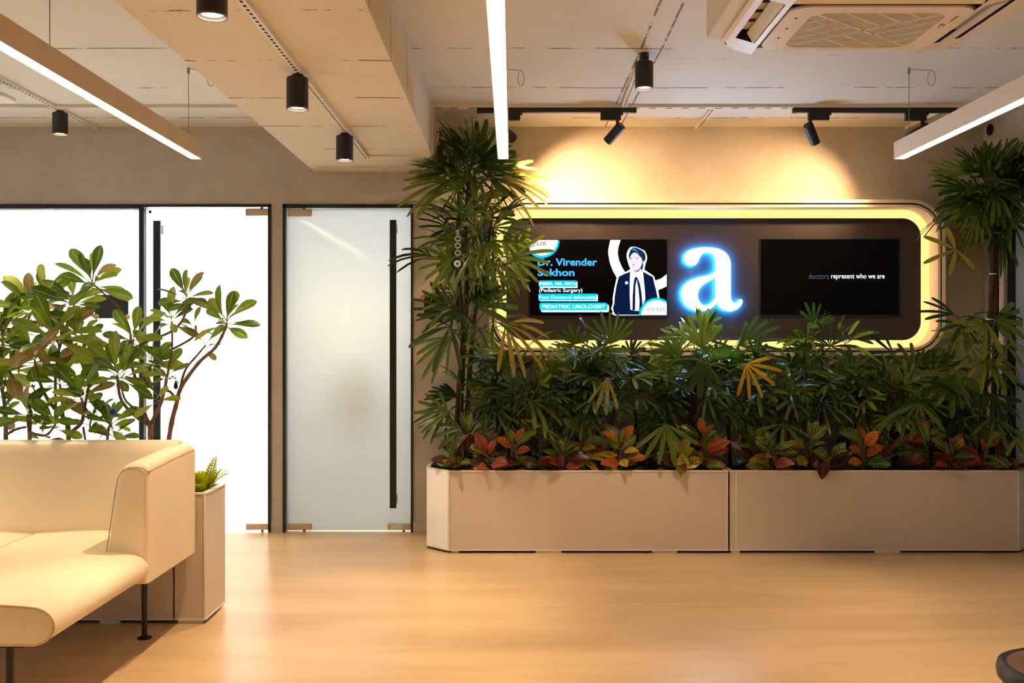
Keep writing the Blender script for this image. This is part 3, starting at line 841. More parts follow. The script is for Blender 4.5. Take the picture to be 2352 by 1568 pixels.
# corner badges and lettering
def clip(pts, x0=1216.5, x1=1531.5, y0=551, y1=723.5): return [(min(max(x, x0), x1), min(max(y, y0), y1)) for x, y in pts]
tlf('corner_badge_rim', clip(disc_pts(*z3(290, 60), 40, 0, PI)), 'scr_cyan', 6)
tlf('corner_badge', clip(disc_pts(*z3(290, 48), 36, 0, PI)), 'scr_white', 7)
tlf('corner_badge_rim', clip(disc_pts(*z2(1060, 1480), 40.5, PI, 2 * PI)), 'scr_cyan', 9)
tlf('corner_badge', clip(disc_pts(*z2(1060, 1480), 35.5, PI, 2 * PI)), 'scr_white', 10)
T = lambda name, body, a, b, mat, lvl, bold=0.0, sp=1.0: fit_text(tl, name, body, (*[z3(a[0], 0)[0], z3(b[0], 0)[0]], z3(0, a[1])[1], z3(0, b[1])[1]), SY - 0.0004 * lvl, mat, bold, sp)
T('lettering', 'PUR', (108, 85), (385, 158), 'scr_red', 9, 0.03, 1.15)
tlf('lettering', ringpoly(*z3(447, 122), 4.6, 5.2, 0, 2 * PI), 'scr_grey', 9)
T('lettering', 'Dr. Virender', (208, 395), (1335, 540), 'scr_sky', 9, 0.028)
T('lettering', 'Sekhon', (205, 592), (905, 735), 'scr_sky', 9, 0.028)
R4 = lambda x0, x1, y0, y1: [z3(x0, y1), z3(x1, y1), z3(x1, y0), z3(x0, y0)]
tlf('text_band', R4(248, 962, 840, 960), 'scr_white', 6); tlf('text_band', R4(230, 940, 818, 935), 'scr_cyan', 7)
T('lettering', 'MBBS, MS, MCh', (232, 848), (925, 915), 'scr_white', 9, 0.02)
T('lettering', '(Pediatric Surgery)', (232, 965), (1055, 1058), 'scr_white', 9, 0.015)
tlf('text_band', R4(248, 1348, 1085, 1210), 'scr_white', 6); tlf('text_band', R4(220, 1325, 1068, 1192), 'scr_cyan', 7)
T('lettering', 'Post Doctoral fellowship', (235, 1105), (1320, 1180), 'scr_white', 9, 0.012)
rr2 = lambda x0, x1, y0, y1, r: [z3(u, v) for u, v in rrect(x0, x1, y0, y1, r, 5)]
tlf('text_band', rr2(265, 1560, 1270, 1418, 40), 'scr_white', 6); tlf('text_band', rr2(242, 1528, 1238, 1380, 40), 'scr_cyan', 7)
T('lettering', 'PEDIATRIC UROLOGIST', (290, 1275), (1490, 1345), 'scr_white', 9, 0.025)
fit_text(tl, 'lettering', 'aartas', (z2(862, 0)[0], z2(1215, 0)[0], z2(0, 1320)[1], z2(0, 1400)[1]), SY - 0.0044, 'scr_grey')
tr_ = tv(1745, 2066, 548, 727, 'dark television with one line of white text')
fit_text(tr_, 'lettering', 'doctors', (1857, 1904, 628, 640.5), SY, 'scr_dim')
fit_text(tr_, 'lettering', 'represent who we are', (1909, 2032, 628, 643), SY, 'scr_white', 0.01)

# ---- glowing letter
az = lambda x, y: (1540 + x / 8.2526, 550 + y / 8.2526)
segs = [  # smooth runs between corners, zoom coordinates
 [(855, 605), (857, 470), (842, 370), (812, 300), (765, 260), (700, 246), (640, 252), (592, 282), (555, 345), (520, 415), (480, 466), (415, 492), (345, 482), (288, 440), (257, 372), (272, 292), (340, 222), (450, 176), (600, 152), (750, 152), (900, 176), (1010, 226), (1090, 302), (1130, 400), (1140, 520), (1140, 780), (1140, 1040), (1152, 1135), (1182, 1186), (1230, 1204), (1280, 1178), (1322, 1130)],
 [(1322, 1130), (1366, 1160), (1340, 1235), (1280, 1302), (1190, 1344), (1090, 1352), (990, 1322), (918, 1262), (868, 1180)],
 [(868, 1180), (840, 1236), (790, 1286), (720, 1322), (600, 1350), (480, 1346), (360, 1302), (272, 1222), (222, 1122), (206, 1030), (226, 930), (290, 842), (400, 766), (550, 716), (700, 682), (790, 646), (855, 605)]]
hole = [[(852, 705), (790, 752), (700, 802), (612, 862), (552, 932), (518, 1022), (522, 1112), (560, 1190), (612, 1238), (680, 1248), (750, 1220), (810, 1164), (852, 1108)], [(852, 1108), (852, 705)]]
def outline(ss):
    out = []
    for s_ in ss: out += [tuple(p) for p in catmull([Vector((a, b, 0)) for a, b in s_], 4)][:-1]
    return out
LY = YP - 0.040
def letter(name, depth0, depth1, mat, grow=0.0):
    cu = bpy.data.curves.new(name, 'CURVE'); cu.dimensions = '2D'; cu.fill_mode = 'BOTH'; cu.extrude = abs(depth1 - depth0) / 2; cu.offset = grow
    for ss in (segs, hole):
        pts = outline(ss); sp = cu.splines.new('POLY'); sp.points.add(len(pts) - 1); sp.use_cyclic_u = True
        for p, q in zip(sp.points, pts):
            w_ = px(*az(q[0], q[1]), LY); p.co = (w_.x, w_.z, 0, 1)
    ob = bpy.data.objects.new(name, cu); C.objects.link(ob)
    me = bpy.data.meshes.new_from_object(ob.evaluated_get(bpy.context.evaluated_depsgraph_get())); me.name = name
    bpy.data.objects.remove(ob); bpy.data.curves.remove(cu)
    mid = (depth0 + depth1) / 2
    for v in me.vertices: v.co = Vector((v.co.x, mid - v.co.z, v.co.y)) - Vector(sg.location)
    me.materials.clear(); me.materials.append(M[mat]); return me
b_ = px(1634, 717, LY)
sg = thing('illuminated_letter', 'glowing white lowercase letter a with a blue halo on the dark panel', 'sign', (b_.x, LY, b_.z))
obj('letter_face', letter('letter_face', LY, LY + 0.003, 'sign_white'), None, sg)
obj('letter_body', letter('letter_body', LY + 0.003, LY + 0.016, 'white_metal'), None, sg)
obj('letter_backlight', letter('letter_backlight', LY + 0.016, LY + 0.018, 'sign_blue'), None, sg, label='blue back light of the letter')
for q in ((420, 1200), (1000, 600), (1000, 1150), (380, 380)):
    m = MB(); c = px(*az(*q), LY + 0.03); m.tube([Vector((c.x, LY + 0.02, c.z)) - Vector(sg.location), Vector((c.x, YP + 0.004, c.z)) - Vector(sg.location)], 0.006, 8)
    obj('standoff', m, 'frame_black', sg)

# ---- sign plates
def plate(x0, x1, y0, y1, Yw, discs, label):
    c = px((x0 + x1) / 2, y1, Yw)
    t_ = thing('sign_plate', label, 'sign plate', (c.x, Yw, c.z))
    a = px(x0, y1, Yw) - c; b = px(x1, y0, Yw) - c
    obj('plate', MB().box(a.x, b.x, -0.026, -0.018, a.z, b.z), 'frame_black', t_, bevel=0.001)
    for (dx, dy) in discs:
        p = px(dx, dy, Yw) - c
        obj('standoff_cap', MB().tube([(p.x, 0.001, p.z), (p.x, -0.036, p.z), (p.x, -0.038, p.z)], [0.0185, 0.0185, 0.016], 20), 'copper', t_, smooth=True, label='copper standoff cap')
plate(221, 297.5, 677, 731, GY, [(297, 687), (297, 728), (226, 687), (226, 728)], 'black sign plate with copper caps on the frosted glass screen')
plate(975, 1062, 677, 727, D, [(971, 684), (972, 727), (1066, 684), (1066, 727)], 'black sign plate with copper caps on the wall behind the palm')

# ================================================================== PLANTERS
def offs(poly, d):
    n_ = len(poly); out = []
    for i in range(n_):
        p0, p1, p2 = Vector(poly[i - 1]), Vector(poly[i]), Vector(poly[(i + 1) % n_])
        e1 = (p1 - p0).normalized(); e2 = (p2 - p1).normalized()
        n1 = Vector((-e1.y, e1.x)); n2 = Vector((-e2.y, e2.x))
        b = (n1 + n2); k = d / max(0.2, (1 + n1.dot(n2)))
        out.append(tuple(p1 + b * k))
    return out
def planter(poly, z0, z1, soil_z, label, feet, group=None, lips=()):
    xs = [p[0] for p in poly]; ys = [p[1] for p in poly]
    t_ = thing('planter', label, 'planter', ((min(xs) + max(xs)) / 2, (min(ys) + max(ys)) / 2, 0), group)
    inn = offs(poly, 0.010)
    wpart('planter_body', MB().ring(poly, inn, z0, z1, 'Z').prism(inn, z0, z0 + 0.02, 'Z'), 'planter_white', t_)
    wpart('rim', MB().ring(offs(poly, -0.004), offs(poly, 0.022), z1 - 0.004, z1 + 0.006, 'Z'), 'white_metal', t_, bevel=0.002)
    wpart('bottom_lip', MB().ring(offs(poly, -0.003), offs(poly, 0.01), z0, z0 + 0.008, 'Z'), 'white_metal', t_)
    wpart('soil', MB().prism(offs(poly, 0.009), z0 + 0.02, soil_z, 'Z'), 'soil', t_)
    for (x, y, wdt) in feet:
        wpart('foot', MB().box(x - wdt / 2, x + wdt / 2, y, y + 0.03, 0, z0 + 0.002), 'white_metal', t_)
    if lips:
        for (x, y) in lips: wpart('corner_lip', MB().box(x - 0.005, x + 0.005, y - 0.0045, y + 0.002, z0, z1), 'white_metal', t_)
    # dark plinth set back under the box
    wpart('plinth', MB().prism(offs(poly, 0.035), 0, z0 + 0.004, 'Z'), 'frame_black', t_)
    return t_
YPF = 6.587; ZP0, ZP1, ZS = 0.016, 0.541, 0.495
FX = lambda p: (p - 1176) * YPF / F
planter([(FX(1030), YPF), (FX(1672), YPF), (FX(1672), 7.295), (-0.579, 7.295), (-0.579, 6.754)], ZP0, ZP1, ZS, 'long white planter box beside the grey frosted glass door',
        [(FX(1260), YPF + 0.004, 0.17), (FX(1527), YPF + 0.004, 0.16), (FX(1045), YPF + 0.01, 0.05)], None, [(FX(1672) - 0.006, YPF), (FX(1031), YPF)])
planter([(FX(1677), YPF + 0.004), (FX(2340), YPF + 0.004), (3.434, 6.676), (3.434, 7.295), (FX(1677), 7.295)], ZP0, ZP1, ZS, 'long white planter box in the corner by the right wall',
        [(FX(1690), YPF + 0.006, 0.055), (FX(2040), YPF + 0.008, 0.17)], None, [(FX(1691), YPF + 0.004), (FX(2339), YPF + 0.004)])
def chamfer_plate(pl_, a, b):  # thin plate over the chamfer, set paler than the box faces
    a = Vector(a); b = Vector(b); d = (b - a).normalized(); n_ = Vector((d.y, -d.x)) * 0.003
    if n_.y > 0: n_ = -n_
    wpart('chamfer_plate', MB().prism([tuple(a + d * 0.004), tuple(b - d * 0.004), tuple(b - d * 0.004 + n_), tuple(a + d * 0.004 + n_)], ZP0 + 0.008, ZP1 - 0.004, 'Z'), 'chamfer_pale', pl_, label='pale plate over the chamfer')
pls = [o_ for o_ in bpy.data.objects if o_.name.startswith('planter') and o_.type == 'EMPTY']
chamfer_plate(pls[0], (-0.579, 6.754), (FX(1030), YPF)); chamfer_plate(pls[1], (FX(2340), YPF + 0.004), (3.434, 6.676))
SPY0, SPY1 = 4.945, 5.285; SZ = 0.643
planter([(-1.675, SPY0), (-1.523, SPY0), (-1.523, SPY1), (-1.675, SPY1)], ZP0, SZ, 0.60, 'narrow white planter box with a fern beside the sofa back', [(-1.60, SPY0 + 0.004, 0.12)], None, [(-1.526, SPY0)])
planter([(-2.90, SPY0), (-1.686, SPY0), (-1.686, SPY1), (-2.90, SPY1)], ZP0, SZ, 0.60, 'white planter box of frangipani trees behind the chaise end of the sofa', [(-2.0, SPY0 + 0.004, 0.1), (-2.7, SPY0 + 0.004, 0.1)])
planter([(-4.12, SPY0), (-2.911, SPY0), (-2.911, SPY1), (-4.12, SPY1)], ZP0, SZ, 0.60, 'white planter box behind the far module of the sofa', [(-3.2, SPY0 + 0.004, 0.1)])

# ================================================================== SOFA
SX1 = -1.562; SXM = -2.266; SX0 = -2.97; SB, ST = 0.36, 0.497
sf = thing('sofa', 'cream leather chaise sofa on thin black legs', 'sofa', (-2.3, 4.2, 0))
def seat_profile(x0, x1, round_right):
    pts = []
    r = (ST - SB) / 2
    zc = (ST + SB) / 2
    pts.append((x0, SB)); 
    if round_right:
        pts += [(x1 - 0.10, SB)]
        pts += [(x1 - 0.085 + 0.085 * math.cos(a), zc - 0.004 + (r - 0.002) * math.sin(a)) for a in [(-PI / 2) + PI * k / 14 for k in range(1, 14)]]
        pts += [(x1 - 0.10, ST - 0.004)]
    else:
        pts += [(x1, SB), (x1, ST - 0.006)]
    nn = 8
    xs = pts[-1][0]
    for k in range(1, nn): 
        f = k / nn; pts.append((xs + (x0 - xs) * f, ST - 0.004 + 0.012 * math.sin(PI * f)))
    pts.append((x0, ST - 0.006))
    return pts
for (x0, x1, rr_) in ((SXM + 0.003, SX1 - 0.003, True), (SX0, SXM - 0.003, False)):
    prof = seat_profile(x0, x1, rr_)
    sea = wpart('seat_cushion', MB().prism(prof, 3.405, 4.80), 'leather', sf, bevel=0.006, seg=3, smooth=True)
    pts = [(u, 3.404, v) for u, v in prof]
    pi_ = wpart('seam_piping', MB().tube(pts[:], 0.0028, 6), 'leather_seam', sea)
    pi_.matrix_parent_inverse = Matrix()
# armrest: leaning inner face, rounded top, rises a little towards the back
def arm_prof(top):
    return [(SX1, SB - 0.004), (SX1, top - 0.035), (SX1 - 0.006, top - 0.018), (SX1 - 0.022, top - 0.005), (SX1 - 0.05, top), (SX1 - 0.085, top - 0.003), (SX1 - 0.112, top - 0.016), (SX1 - 0.130, top - 0.042), (SX1 - 0.142, top - 0.10), (SX1 - 0.178, SB + 0.16), (SX1 - 0.192, SB + 0.10), (SX1 - 0.192, SB - 0.004)]
am = MB(); secs = [(4.278, 0.868), (4.30, 0.878), (4.60, 0.893), (4.88, 0.904), (4.915, 0.896)]
nA = len(arm_prof(0.9)); 
for k, (y, top) in enumerate(secs):
    ins_ = 0.012 if k in (0, len(secs) - 1) else 0.0
    cx_ = SX1 - 0.09; cz_ = 0.62
    for (u, v) in arm_prof(top):
        u2 = u - math.copysign(ins_, u - cx_) if k == 0 else u
        v2 = v - math.copysign(ins_, v - cz_) if k in (0, len(secs) - 1) and v > 0.6 else v
        am.v.append((u2, y, v2))
for k in range(len(secs) - 1):
    for i in range(nA):
        j = (i + 1) % nA; am.face((k * nA + i, k * nA + j, (k + 1) * nA + j, (k + 1) * nA + i))
am.face(range(nA)); am.face([(len(secs) - 1) * nA + i for i in range(nA)][::-1])
ar = wpart('armrest', am, 'leather', sf, smooth=True, bevel=0.010, seg=3)
sm = wpart('seam_piping', MB().tube([(SX1 - 0.0005, 4.29, 0.84), (SX1 - 0.0005, 4.60, 0.858), (SX1 - 0.0005, 4.90, 0.868)], 0.0022, 6), 'leather_seam', ar); sm.matrix_parent_inverse = Matrix()
top0 = 0.866
sm = wpart('seam_piping', MB().tube([(u * 1.0, 4.279, v - 0.006) for u, v in arm_prof(top0)[1:11]], 0.0026, 6), 'leather_seam', ar); sm.matrix_parent_inverse = Matrix()
bp = [(4.72, ST - 0.05), (4.735, 0.60), (4.778, 0.86), (4.790, 0.898), (4.812, 0.916), (4.845, 0.922), (4.88, 0.914), (4.905, 0.892), (4.918, 0.85), (4.925, SB), (4.74, SB)]
for (x0, x1) in ((SX0, SX1 - 0.05),):
    wpart('backrest', MB().prism(bp, x0, x1, 'X'), 'leather', sf, bevel=0.008, seg=3, smooth=True)
for (x, y) in ((-1.735, 4.70), (-1.765, 3.50), (-2.80, 4.70), (-2.80, 3.50), (-2.268, 4.70)):
    lg = wpart('leg', MB().tube([(x, y, 0.006), (x, y, SB + 0.004)], 0.0135, 14), 'black_metal', sf, smooth=True)
    ft = wpart('foot_disc', MB().lathe([(0.034, 0.0), (0.034, 0.005), (0.016, 0.012)], (x, y, 0), 18), 'black_metal', lg); ft.matrix_parent_inverse = Matrix()
    pl = wpart('mount_plate', MB().box(x - 0.09, x + 0.09, y - 0.08, y + 0.05, SB - 0.012, SB + 0.002), 'black_metal', lg); pl.matrix_parent_inverse = Matrix()

# ================================================================== SIDE TABLE (bottom right corner)
st_ = thing('side_table', 'black round side table with brown inset top', 'side table', (1.565, 2.76, 0))
obj('table_body', MB().lathe([(0.18, 0), (0.185, 0.01), (0.185, 0.44), (0.20, 0.455), (0.203, 0.475), (0.198, 0.492), (0.186, 0.497), (0.172, 0.492)], n=40), 'table_black', st_, smooth=True)
obj('table_top', MB().lathe([(0.001, 0.488), (0.174, 0.488), (0.174, 0.494), (0.001, 0.495)], n=40), 'table_brown', st_)
# ================================================================== PLANTS
def limit(p):
    """keep foliage off the wall, the frame, the corner and the slab"""
    x, y, z = p
    ymax = D - 0.012
    if -0.20 < x < 3.14 and 1.27 < z < 2.45: ymax = YFR - 0.012
    if y > ymax: y = ymax
    if x > XR - 0.03: x = XR - 0.03
    if z > ZC - 0.03: z = ZC - 0.03
    if x < BX1 + 0.02 and z > BZ - 0.02: z = BZ - 0.02
    return (x, y, z)

def frond_geom(A_, H, fwd, up, n, L, spread, droop, wid, rnd, pet=0.0035, lim=True):
    """one fan leaf: petiole from A_ to the hub H and n leaflets"""
    A_ = Vector(A_); H = Vector(H); fwd = Vector(fwd).normalized(); up = Vector(up)
    side = fwd.cross(up)
    if side.length < 1e-3: side = fwd.cross(Vector((0.3, 0.8, 0.2)))
    side.normalize(); up = side.cross(fwd).normalized()
    m = MB()
    mid = (A_ + H) / 2 + Vector((0, 0, 0.06 * (H - A_).length)) * (1 if (H - A_).z > -0.5 * (H - A_).length else 0.3)
    pts = catmull([A_, mid, H], 3)
    m.tube(pts, [pet * (1.25 - 0.5 * i / (len(pts) - 1)) for i in range(len(pts))], 5, True)
    ts = (0.0, 0.18, 0.42, 0.68, 0.90, 1.0); ws = (0.12, 0.50, 0.92, 1.0, 0.88, 0.40)
    for i in range(n):
        th = -spread + 2 * spread * (i + 0.5) / n + rnd.uniform(-0.07, 0.07)
        d = (fwd * math.cos(th) + side * math.sin(th)).normalized()
        Li = L * 1.1 * (1 - 0.22 * abs(th / spread) ** 2) * rnd.uniform(0.86, 1.06)
        dr = droop * rnd.uniform(0.6, 1.4); wd = wid * rnd.uniform(0.75, 1.08)
        b = len(m.v); tw = rnd.uniform(-0.25, 0.25)
        prevp = None; cen = []
        for t_ in ts:
            cen.append(H + d * (Li * t_) + up * (0.03 * Li * math.sin(PI * t_)) - Vector((0, 0, 1)) * (dr * Li * t_ * t_))
        for k, t_ in enumerate(ts):
            tan = (cen[min(k + 1, 5)] - cen[max(k - 1, 0)]).normalized()
            wv = tan.cross(up)
            if wv.length < 1e-3: wv = tan.cross(side)
            wv.normalize(); nv = wv.cross(tan).normalized()
            wv = wv * math.cos(tw) + nv * math.sin(tw)
            hw = wd * ws[k]
            for q in (cen[k] - wv * hw + nv * hw * 0.35, cen[k], cen[k] + wv * hw + nv * hw * 0.35):
                m.v.append(limit(q) if lim else tuple(q))
        for k in range(5):
            for j in (0, 1):
                a = b + k * 3 + j; m.face((a, a + 1, a + 4, a + 3))
    return m

QUEUE = []          # leaves wait here until every stem, pot and ornament stands, then each finds a free place
def frond(parent, A_, H, fwd, up, n=7, L=0.28, spread=1.5, droop=0.25, wid=0.017, mat='palm_leaf', rnd=R):
    QUEUE.append(('frond', parent, (Vector(A_), Vector(H), Vector(fwd).normalized(), Vector(up), n, L, spread, droop, wid, mat, rnd.randrange(1 << 30))))

def stem_obj(parent, pts, r0, r1, mat='palm_bark', name='stem', n=8):
    base = Vector(parent.location)
    c = catmull([Vector(p) for p in pts], 5)
    k = len(c) - 1
    rad = [(r0 + (r1 - r0) * i / k) * (1 + 0.10 * math.sin(i * 2.3)) for i in range(k + 1)]
    o = obj(name, MB().tube([p - base for p in c], rad, n), mat, parent, smooth=True)
    return o, c

def on(curve, t_):
    f = t_ * (len(curve) - 1); i = min(int(f), len(curve) - 2); return curve[i].lerp(curve[i + 1], f - i)

def palm(label, base, stems, n_fr, pet=(0.14, 0.28), L=(0.22, 0.30), t_rng=(0.45, 1.0), seed=1, el=(-0.3, 1.2), mats=('palm_leaf',), r=(0.016, 0.010), front=0.0, group=None, ties=(), nl=(4, 7), azlim=None):
    rnd = random.Random(seed)
    base = Vector(base)
    t_ = thing('lady_palm', label, 'palm', base, group)
    curves = []
    for s_ in stems:
        o, c = stem_obj(t_, s_, r[0], r[1]); curves.append(c)
    ga = rnd.uniform(0, 6)
    for i in range(n_fr):
        c = curves[i % len(curves)]
        f = ((i // len(curves)) + 0.5) / math.ceil(n_fr / len(curves))
        tt = t_rng[0] + (t_rng[1] - t_rng[0]) * f
        A_ = on(c, tt)
        ga += 2.399
        az_ = ga + rnd.uniform(-0.4, 0.4)
        if azlim:
            az_ = azlim[0] + (azlim[1] - azlim[0]) * ((az_ / (2 * PI)) % 1)
        e_ = el[0] + (el[1] - el[0]) * f + rnd.uniform(-0.25, 0.25)
        d = Vector((math.cos(az_) * math.cos(e_), math.sin(az_) * math.cos(e_) - front, math.sin(e_))).normalized()
        pl = rnd.uniform(*pet)
        H = Vector(limit(A_ + d * pl))
        if H.y > D - 0.10: H.y = D - 0.10 - rnd.uniform(0, 0.08)
        if -0.20 < H.x < 3.14 and 1.27 < H.z < 2.45 and H.y > YFR - 0.06: H.y = YFR - 0.06 - rnd.uniform(0, 0.05)
        fw = Vector((d.x + rnd.uniform(-.25, .25), d.y, d.z - rnd.uniform(-0.1, 0.4))).normalized()
        up = Vector((rnd.uniform(-0.9, 0.9), rnd.uniform(-1.0, 0.3), 1))
        frond(t_, A_, H, fw, up, rnd.randint(*nl), rnd.uniform(*L), rnd.uniform(0.75, 1.6), rnd.uniform(0.02, 0.32), rnd.uniform(0.011, 0.017), rnd.choice(mats), rnd)
    for (ci, tt) in ties:
        p = on(curves[ci], tt) - base
        obj('cable_tie', MB().lathe([(r[0] + 0.005, -0.004), (r[0] + 0.005, 0.004)], tuple(p), 12), 'tie_white', t_, smooth=True)
    return t_, curves

def crown(plant, A_, cen, n, seed, r=(0.08, 0.19), L=(0.22, 0.30), nl=(4, 8), mats=('palm_leaf',), Y=6.93, low=-0.8):
    rnd = random.Random(seed); C_ = px(*cen, Y); ga = rnd.uniform(0, 6)
    for i in range(n):
        ga += 2.399; zz_ = low + (1 - low) * (i + 0.5) / n
        rr = math.sqrt(max(0, 1 - zz_ * zz_))
        d = Vector((math.cos(ga) * rr, math.sin(ga) * rr * 0.8 - 0.25, zz_ + rnd.uniform(-.2, .2))).normalized()
        H = Vector(limit(C_ + d * rnd.uniform(*r)))
        if H.y > D - 0.09: H.y = D - 0.09
        frond(plant, A_, H, d + Vector((rnd.uniform(-.3, .3), 0, rnd.uniform(-.25, .1))), (rnd.uniform(-.9, .9), rnd.uniform(-1.1, .2), 0.9), rnd.randint(*nl), rnd.uniform(*L), rnd.uniform(0.8, 1.5), rnd.uniform(0.0, 0.28), rnd.uniform(0.012, 0.018), rnd.choice(mats), rnd)

def hero(plant, A_, hub, tips, Y, L_, wid, mat='palm_leaf', droop=0.1, facing=(0, -1, 0.35), spread=None, n=5, dY=0.0):
    """a frond turned to the room: hub pixel, pixel that the middle leaflet points to"""
    H = px(*hub, Y); Tp = px(*tips, Y + dY)
    frond(plant, A_, H, (Tp - H), Vector(facing), n, L_, spread or 1.2, droop, wid, mat)

Yb = 6.95
def P3(pts, Y): return [px(x, y, Y + (0 if len(q) == 0 else q[0])) for (x, y, *q) in pts]
soil = ZS - 0.01
def grounded(pts): 
    pts[0].z = soil; return pts

# ---- tall palm beside the door
s1_ = grounded(P3([(1056, 1050), (1060, 900), (1068, 760), (1072, 640), (1070, 500), (1080, 400)], 6.98))
s2_ = grounded(P3([(1046, 1050), (1052, 920), (1064, 760), (1052, 620), (1052, 520), (1060, 440)], 6.92))
s3_ = grounded(P3([(1072, 1050), (1076, 900), (1092, 720), (1118, 600), (1130, 500)], 7.00))
s1_[0].y = 6.98
pA, cA = palm('tall lady palm reaching the slab between the grey door and the glowing frame', (px(1058, 1050, 6.96).x, 6.96, soil), [s1_, s2_, s3_], 24, (0.12, 0.24), (0.22, 0.30), (0.52, 0.9), 11, (-0.35, 1.15), ('palm_leaf', 'palm_leaf', 'palm_leaf', 'palm_leaf', 'palm_leaf', 'palm_leaf', 'palm_leaf', 'palm_pale'), (0.019, 0.012), 0.12, ties=((0, 0.42), (1, 0.40), (0, 0.2)), azlim=None)
At = lambda c, y: min(c, key=lambda p: abs(p.z - px(0, y, 6.96).z))
crown(pA, At(cA[0], 440), (1085, 400), 22, 301, (0.06, 0.2), (0.26, 0.36), low=-0.45)
crown(pA, At(cA[2], 600), (1100, 545), 20, 302, (0.10, 0.24), (0.20, 0.30), low=-0.9, mats=('palm_leaf',) * 6 + ('palm_pale',))
crown(pA, At(cA[1], 780), (1085, 735), 10, 303, (0.10, 0.18), (0.20, 0.28), Y=6.85, low=-0.7)
crown(pA, At(cA[0], 980), (1085, 920), 10, 304, (0.10, 0.2), (0.16, 0.24), Y=6.90, low=-0.4)
hero(pA, At(cA[0], 480), (1100, 375), (1090, 290), 6.9, 0.33, 0.017, n=9, spread=1.35)
hero(pA, At(cA[0], 470), (1050, 395), (1030, 330), 6.85, 0.30, 0.016, n=8, spread=1.5)
hero(pA, At(cA[0], 470), (1120, 405), (1180, 380), 6.85, 0.30, 0.016, n=7, spread=1.2)
hero(pA, At(cA[1], 480), (1028, 415), (940, 430), 6.85, 0.32, 0.017, n=6, spread=0.9, droop=0.2)
hero(pA, At(cA[2], 500), (1150, 410), (1250, 420), 6.80, 0.34, 0.012, 'palm_pale', n=7, spread=0.8, droop=0.35)
hero(pA, At(cA[2], 640), (1178, 590), (1240, 570), 6.78, 0.26, 0.016, n=9, spread=1.7)
hero(pA, At(cA[2], 640), (1130, 600), (1110, 680), 6.80, 0.26, 0.015, n=7, spread=1.5)
hero(pA, At(cA[1], 620), (1035, 600), (985, 600), 6.82, 0.22, 0.015, n=8, spread=1.6)
hero(pA, At(cA[1], 800), (1040, 715), (975, 690), 6.75, 0.28, 0.013, n=7, spread=1.0)
hero(pA, At(cA[1], 830), (1035, 775), (970, 830), 6.75, 0.27, 0.015, n=6, spread=0.9, droop=0.15)
hero(pA, At(cA[0], 790), (1095, 705), (1150, 690), 6.72, 0.25, 0.026, n=4, spread=1.0)
hero(pA, At(cA[2], 780), (1162, 745), (1200, 775), 6.66, 0.30, 0.015, 'palm_pale', n=7, spread=1.25, droop=0.35)
hero(pA, At(cA[1], 980), (1030, 950), (965, 930), 6.72, 0.22, 0.015, n=6, spread=1.1)
hero(pA, At(cA[0], 980), (1060, 985), (1010, 1010), 6.70, 0.20, 0.016, n=6, spread=1.4)

# ---- tall palm in the corner
q1 = grounded(P3([(2250, 1050), (2262, 880), (2276, 700), (2280, 560), (2274, 440)], 6.93))
q2 = grounded(P3([(2276, 1050), (2284, 880), (2288, 700), (2286, 560), (2290, 450)], 6.98))
q3 = grounded(P3([(2240, 1050), (2230, 920), (2222, 850)], 6.90))
pB, cB = palm('tall lady palm with a round crown in the corner by the right wall', (px(2280, 1050, 6.95).x, 6.95, soil), [q1, q2], 12, (0.10, 0.2), (0.20, 0.28), (0.80, 0.95), 23, (-0.75, 0.8), ('palm_leaf',), (0.024, 0.017), 0.15, ties=((0, 0.62), (1, 0.8), (0, 0.45)), nl=(6, 9))
crown(pB, cB[0][-1], (2262, 440), 34, 305, (0.07, 0.20), (0.20, 0.29), (6, 10), Y=6.88, low=-0.85)
crown(pB, cB[1][-1], (2320, 440), 14, 306, (0.07, 0.16), (0.20, 0.27), (6, 9), Y=6.85, low=-0.7)
o, c3 = stem_obj(pB, q3, 0.014, 0.009)
for i in range(22):
    rnd = random.Random(500 + i)
    y_ = 720 + 270 * (i / 21); A_ = At(cB[i % 2], min(1020, y_ + 50))
    x_ = rnd.uniform(2180, 2350); Yh = rnd.uniform(6.62, 6.95)
    H = px(x_, y_ + rnd.uniform(-20, 20), Yh); H = Vector(limit(H))
    fw = Vector((H.x - A_.x, H.y - A_.y - 0.1, 0)).normalized() + Vector((0, 0, rnd.uniform(-0.9, 0.3)))
    frond(pB, A_, H, fw, (rnd.uniform(-.2, .2), -0.7, 0.8), rnd.randint(5, 8), rnd.uniform(0.2, 0.28), rnd.uniform(1.1, 1.6), rnd.uniform(0.05, 0.3), rnd.uniform(0.013, 0.019), 'palm_leaf', rnd)
hero(pB, At(cB[0], 640), (2195, 573), (2160, 590), 6.68, 0.20, 0.017, 'palm_pale', n=5, spread=2.2, droop=0.02)
hero(pB, At(cB[0], 800), (2192, 722), (2130, 700), 6.7, 0.24, 0.011, n=4, spread=0.5)
hero(pB, At(cB[0], 800), (2265, 740), (2220, 800), 6.66, 0.24, 0.02, n=5, spread=1.3)
hero(pB, At(cB[0], 830), (2285, 735), (2350, 740), 6.70, 0.24, 0.022, n=5, spread=1.1)
hero(pB, At(c3, 870), (2188, 862), (2190, 940), 6.68, 0.24, 0.022, n=5, spread=1.35, droop=0.05)
hero(pB, At(cB[0], 930), (2280, 905), (2290, 980), 6.66, 0.22, 0.020, n=6, spread=1.5, droop=0.05)

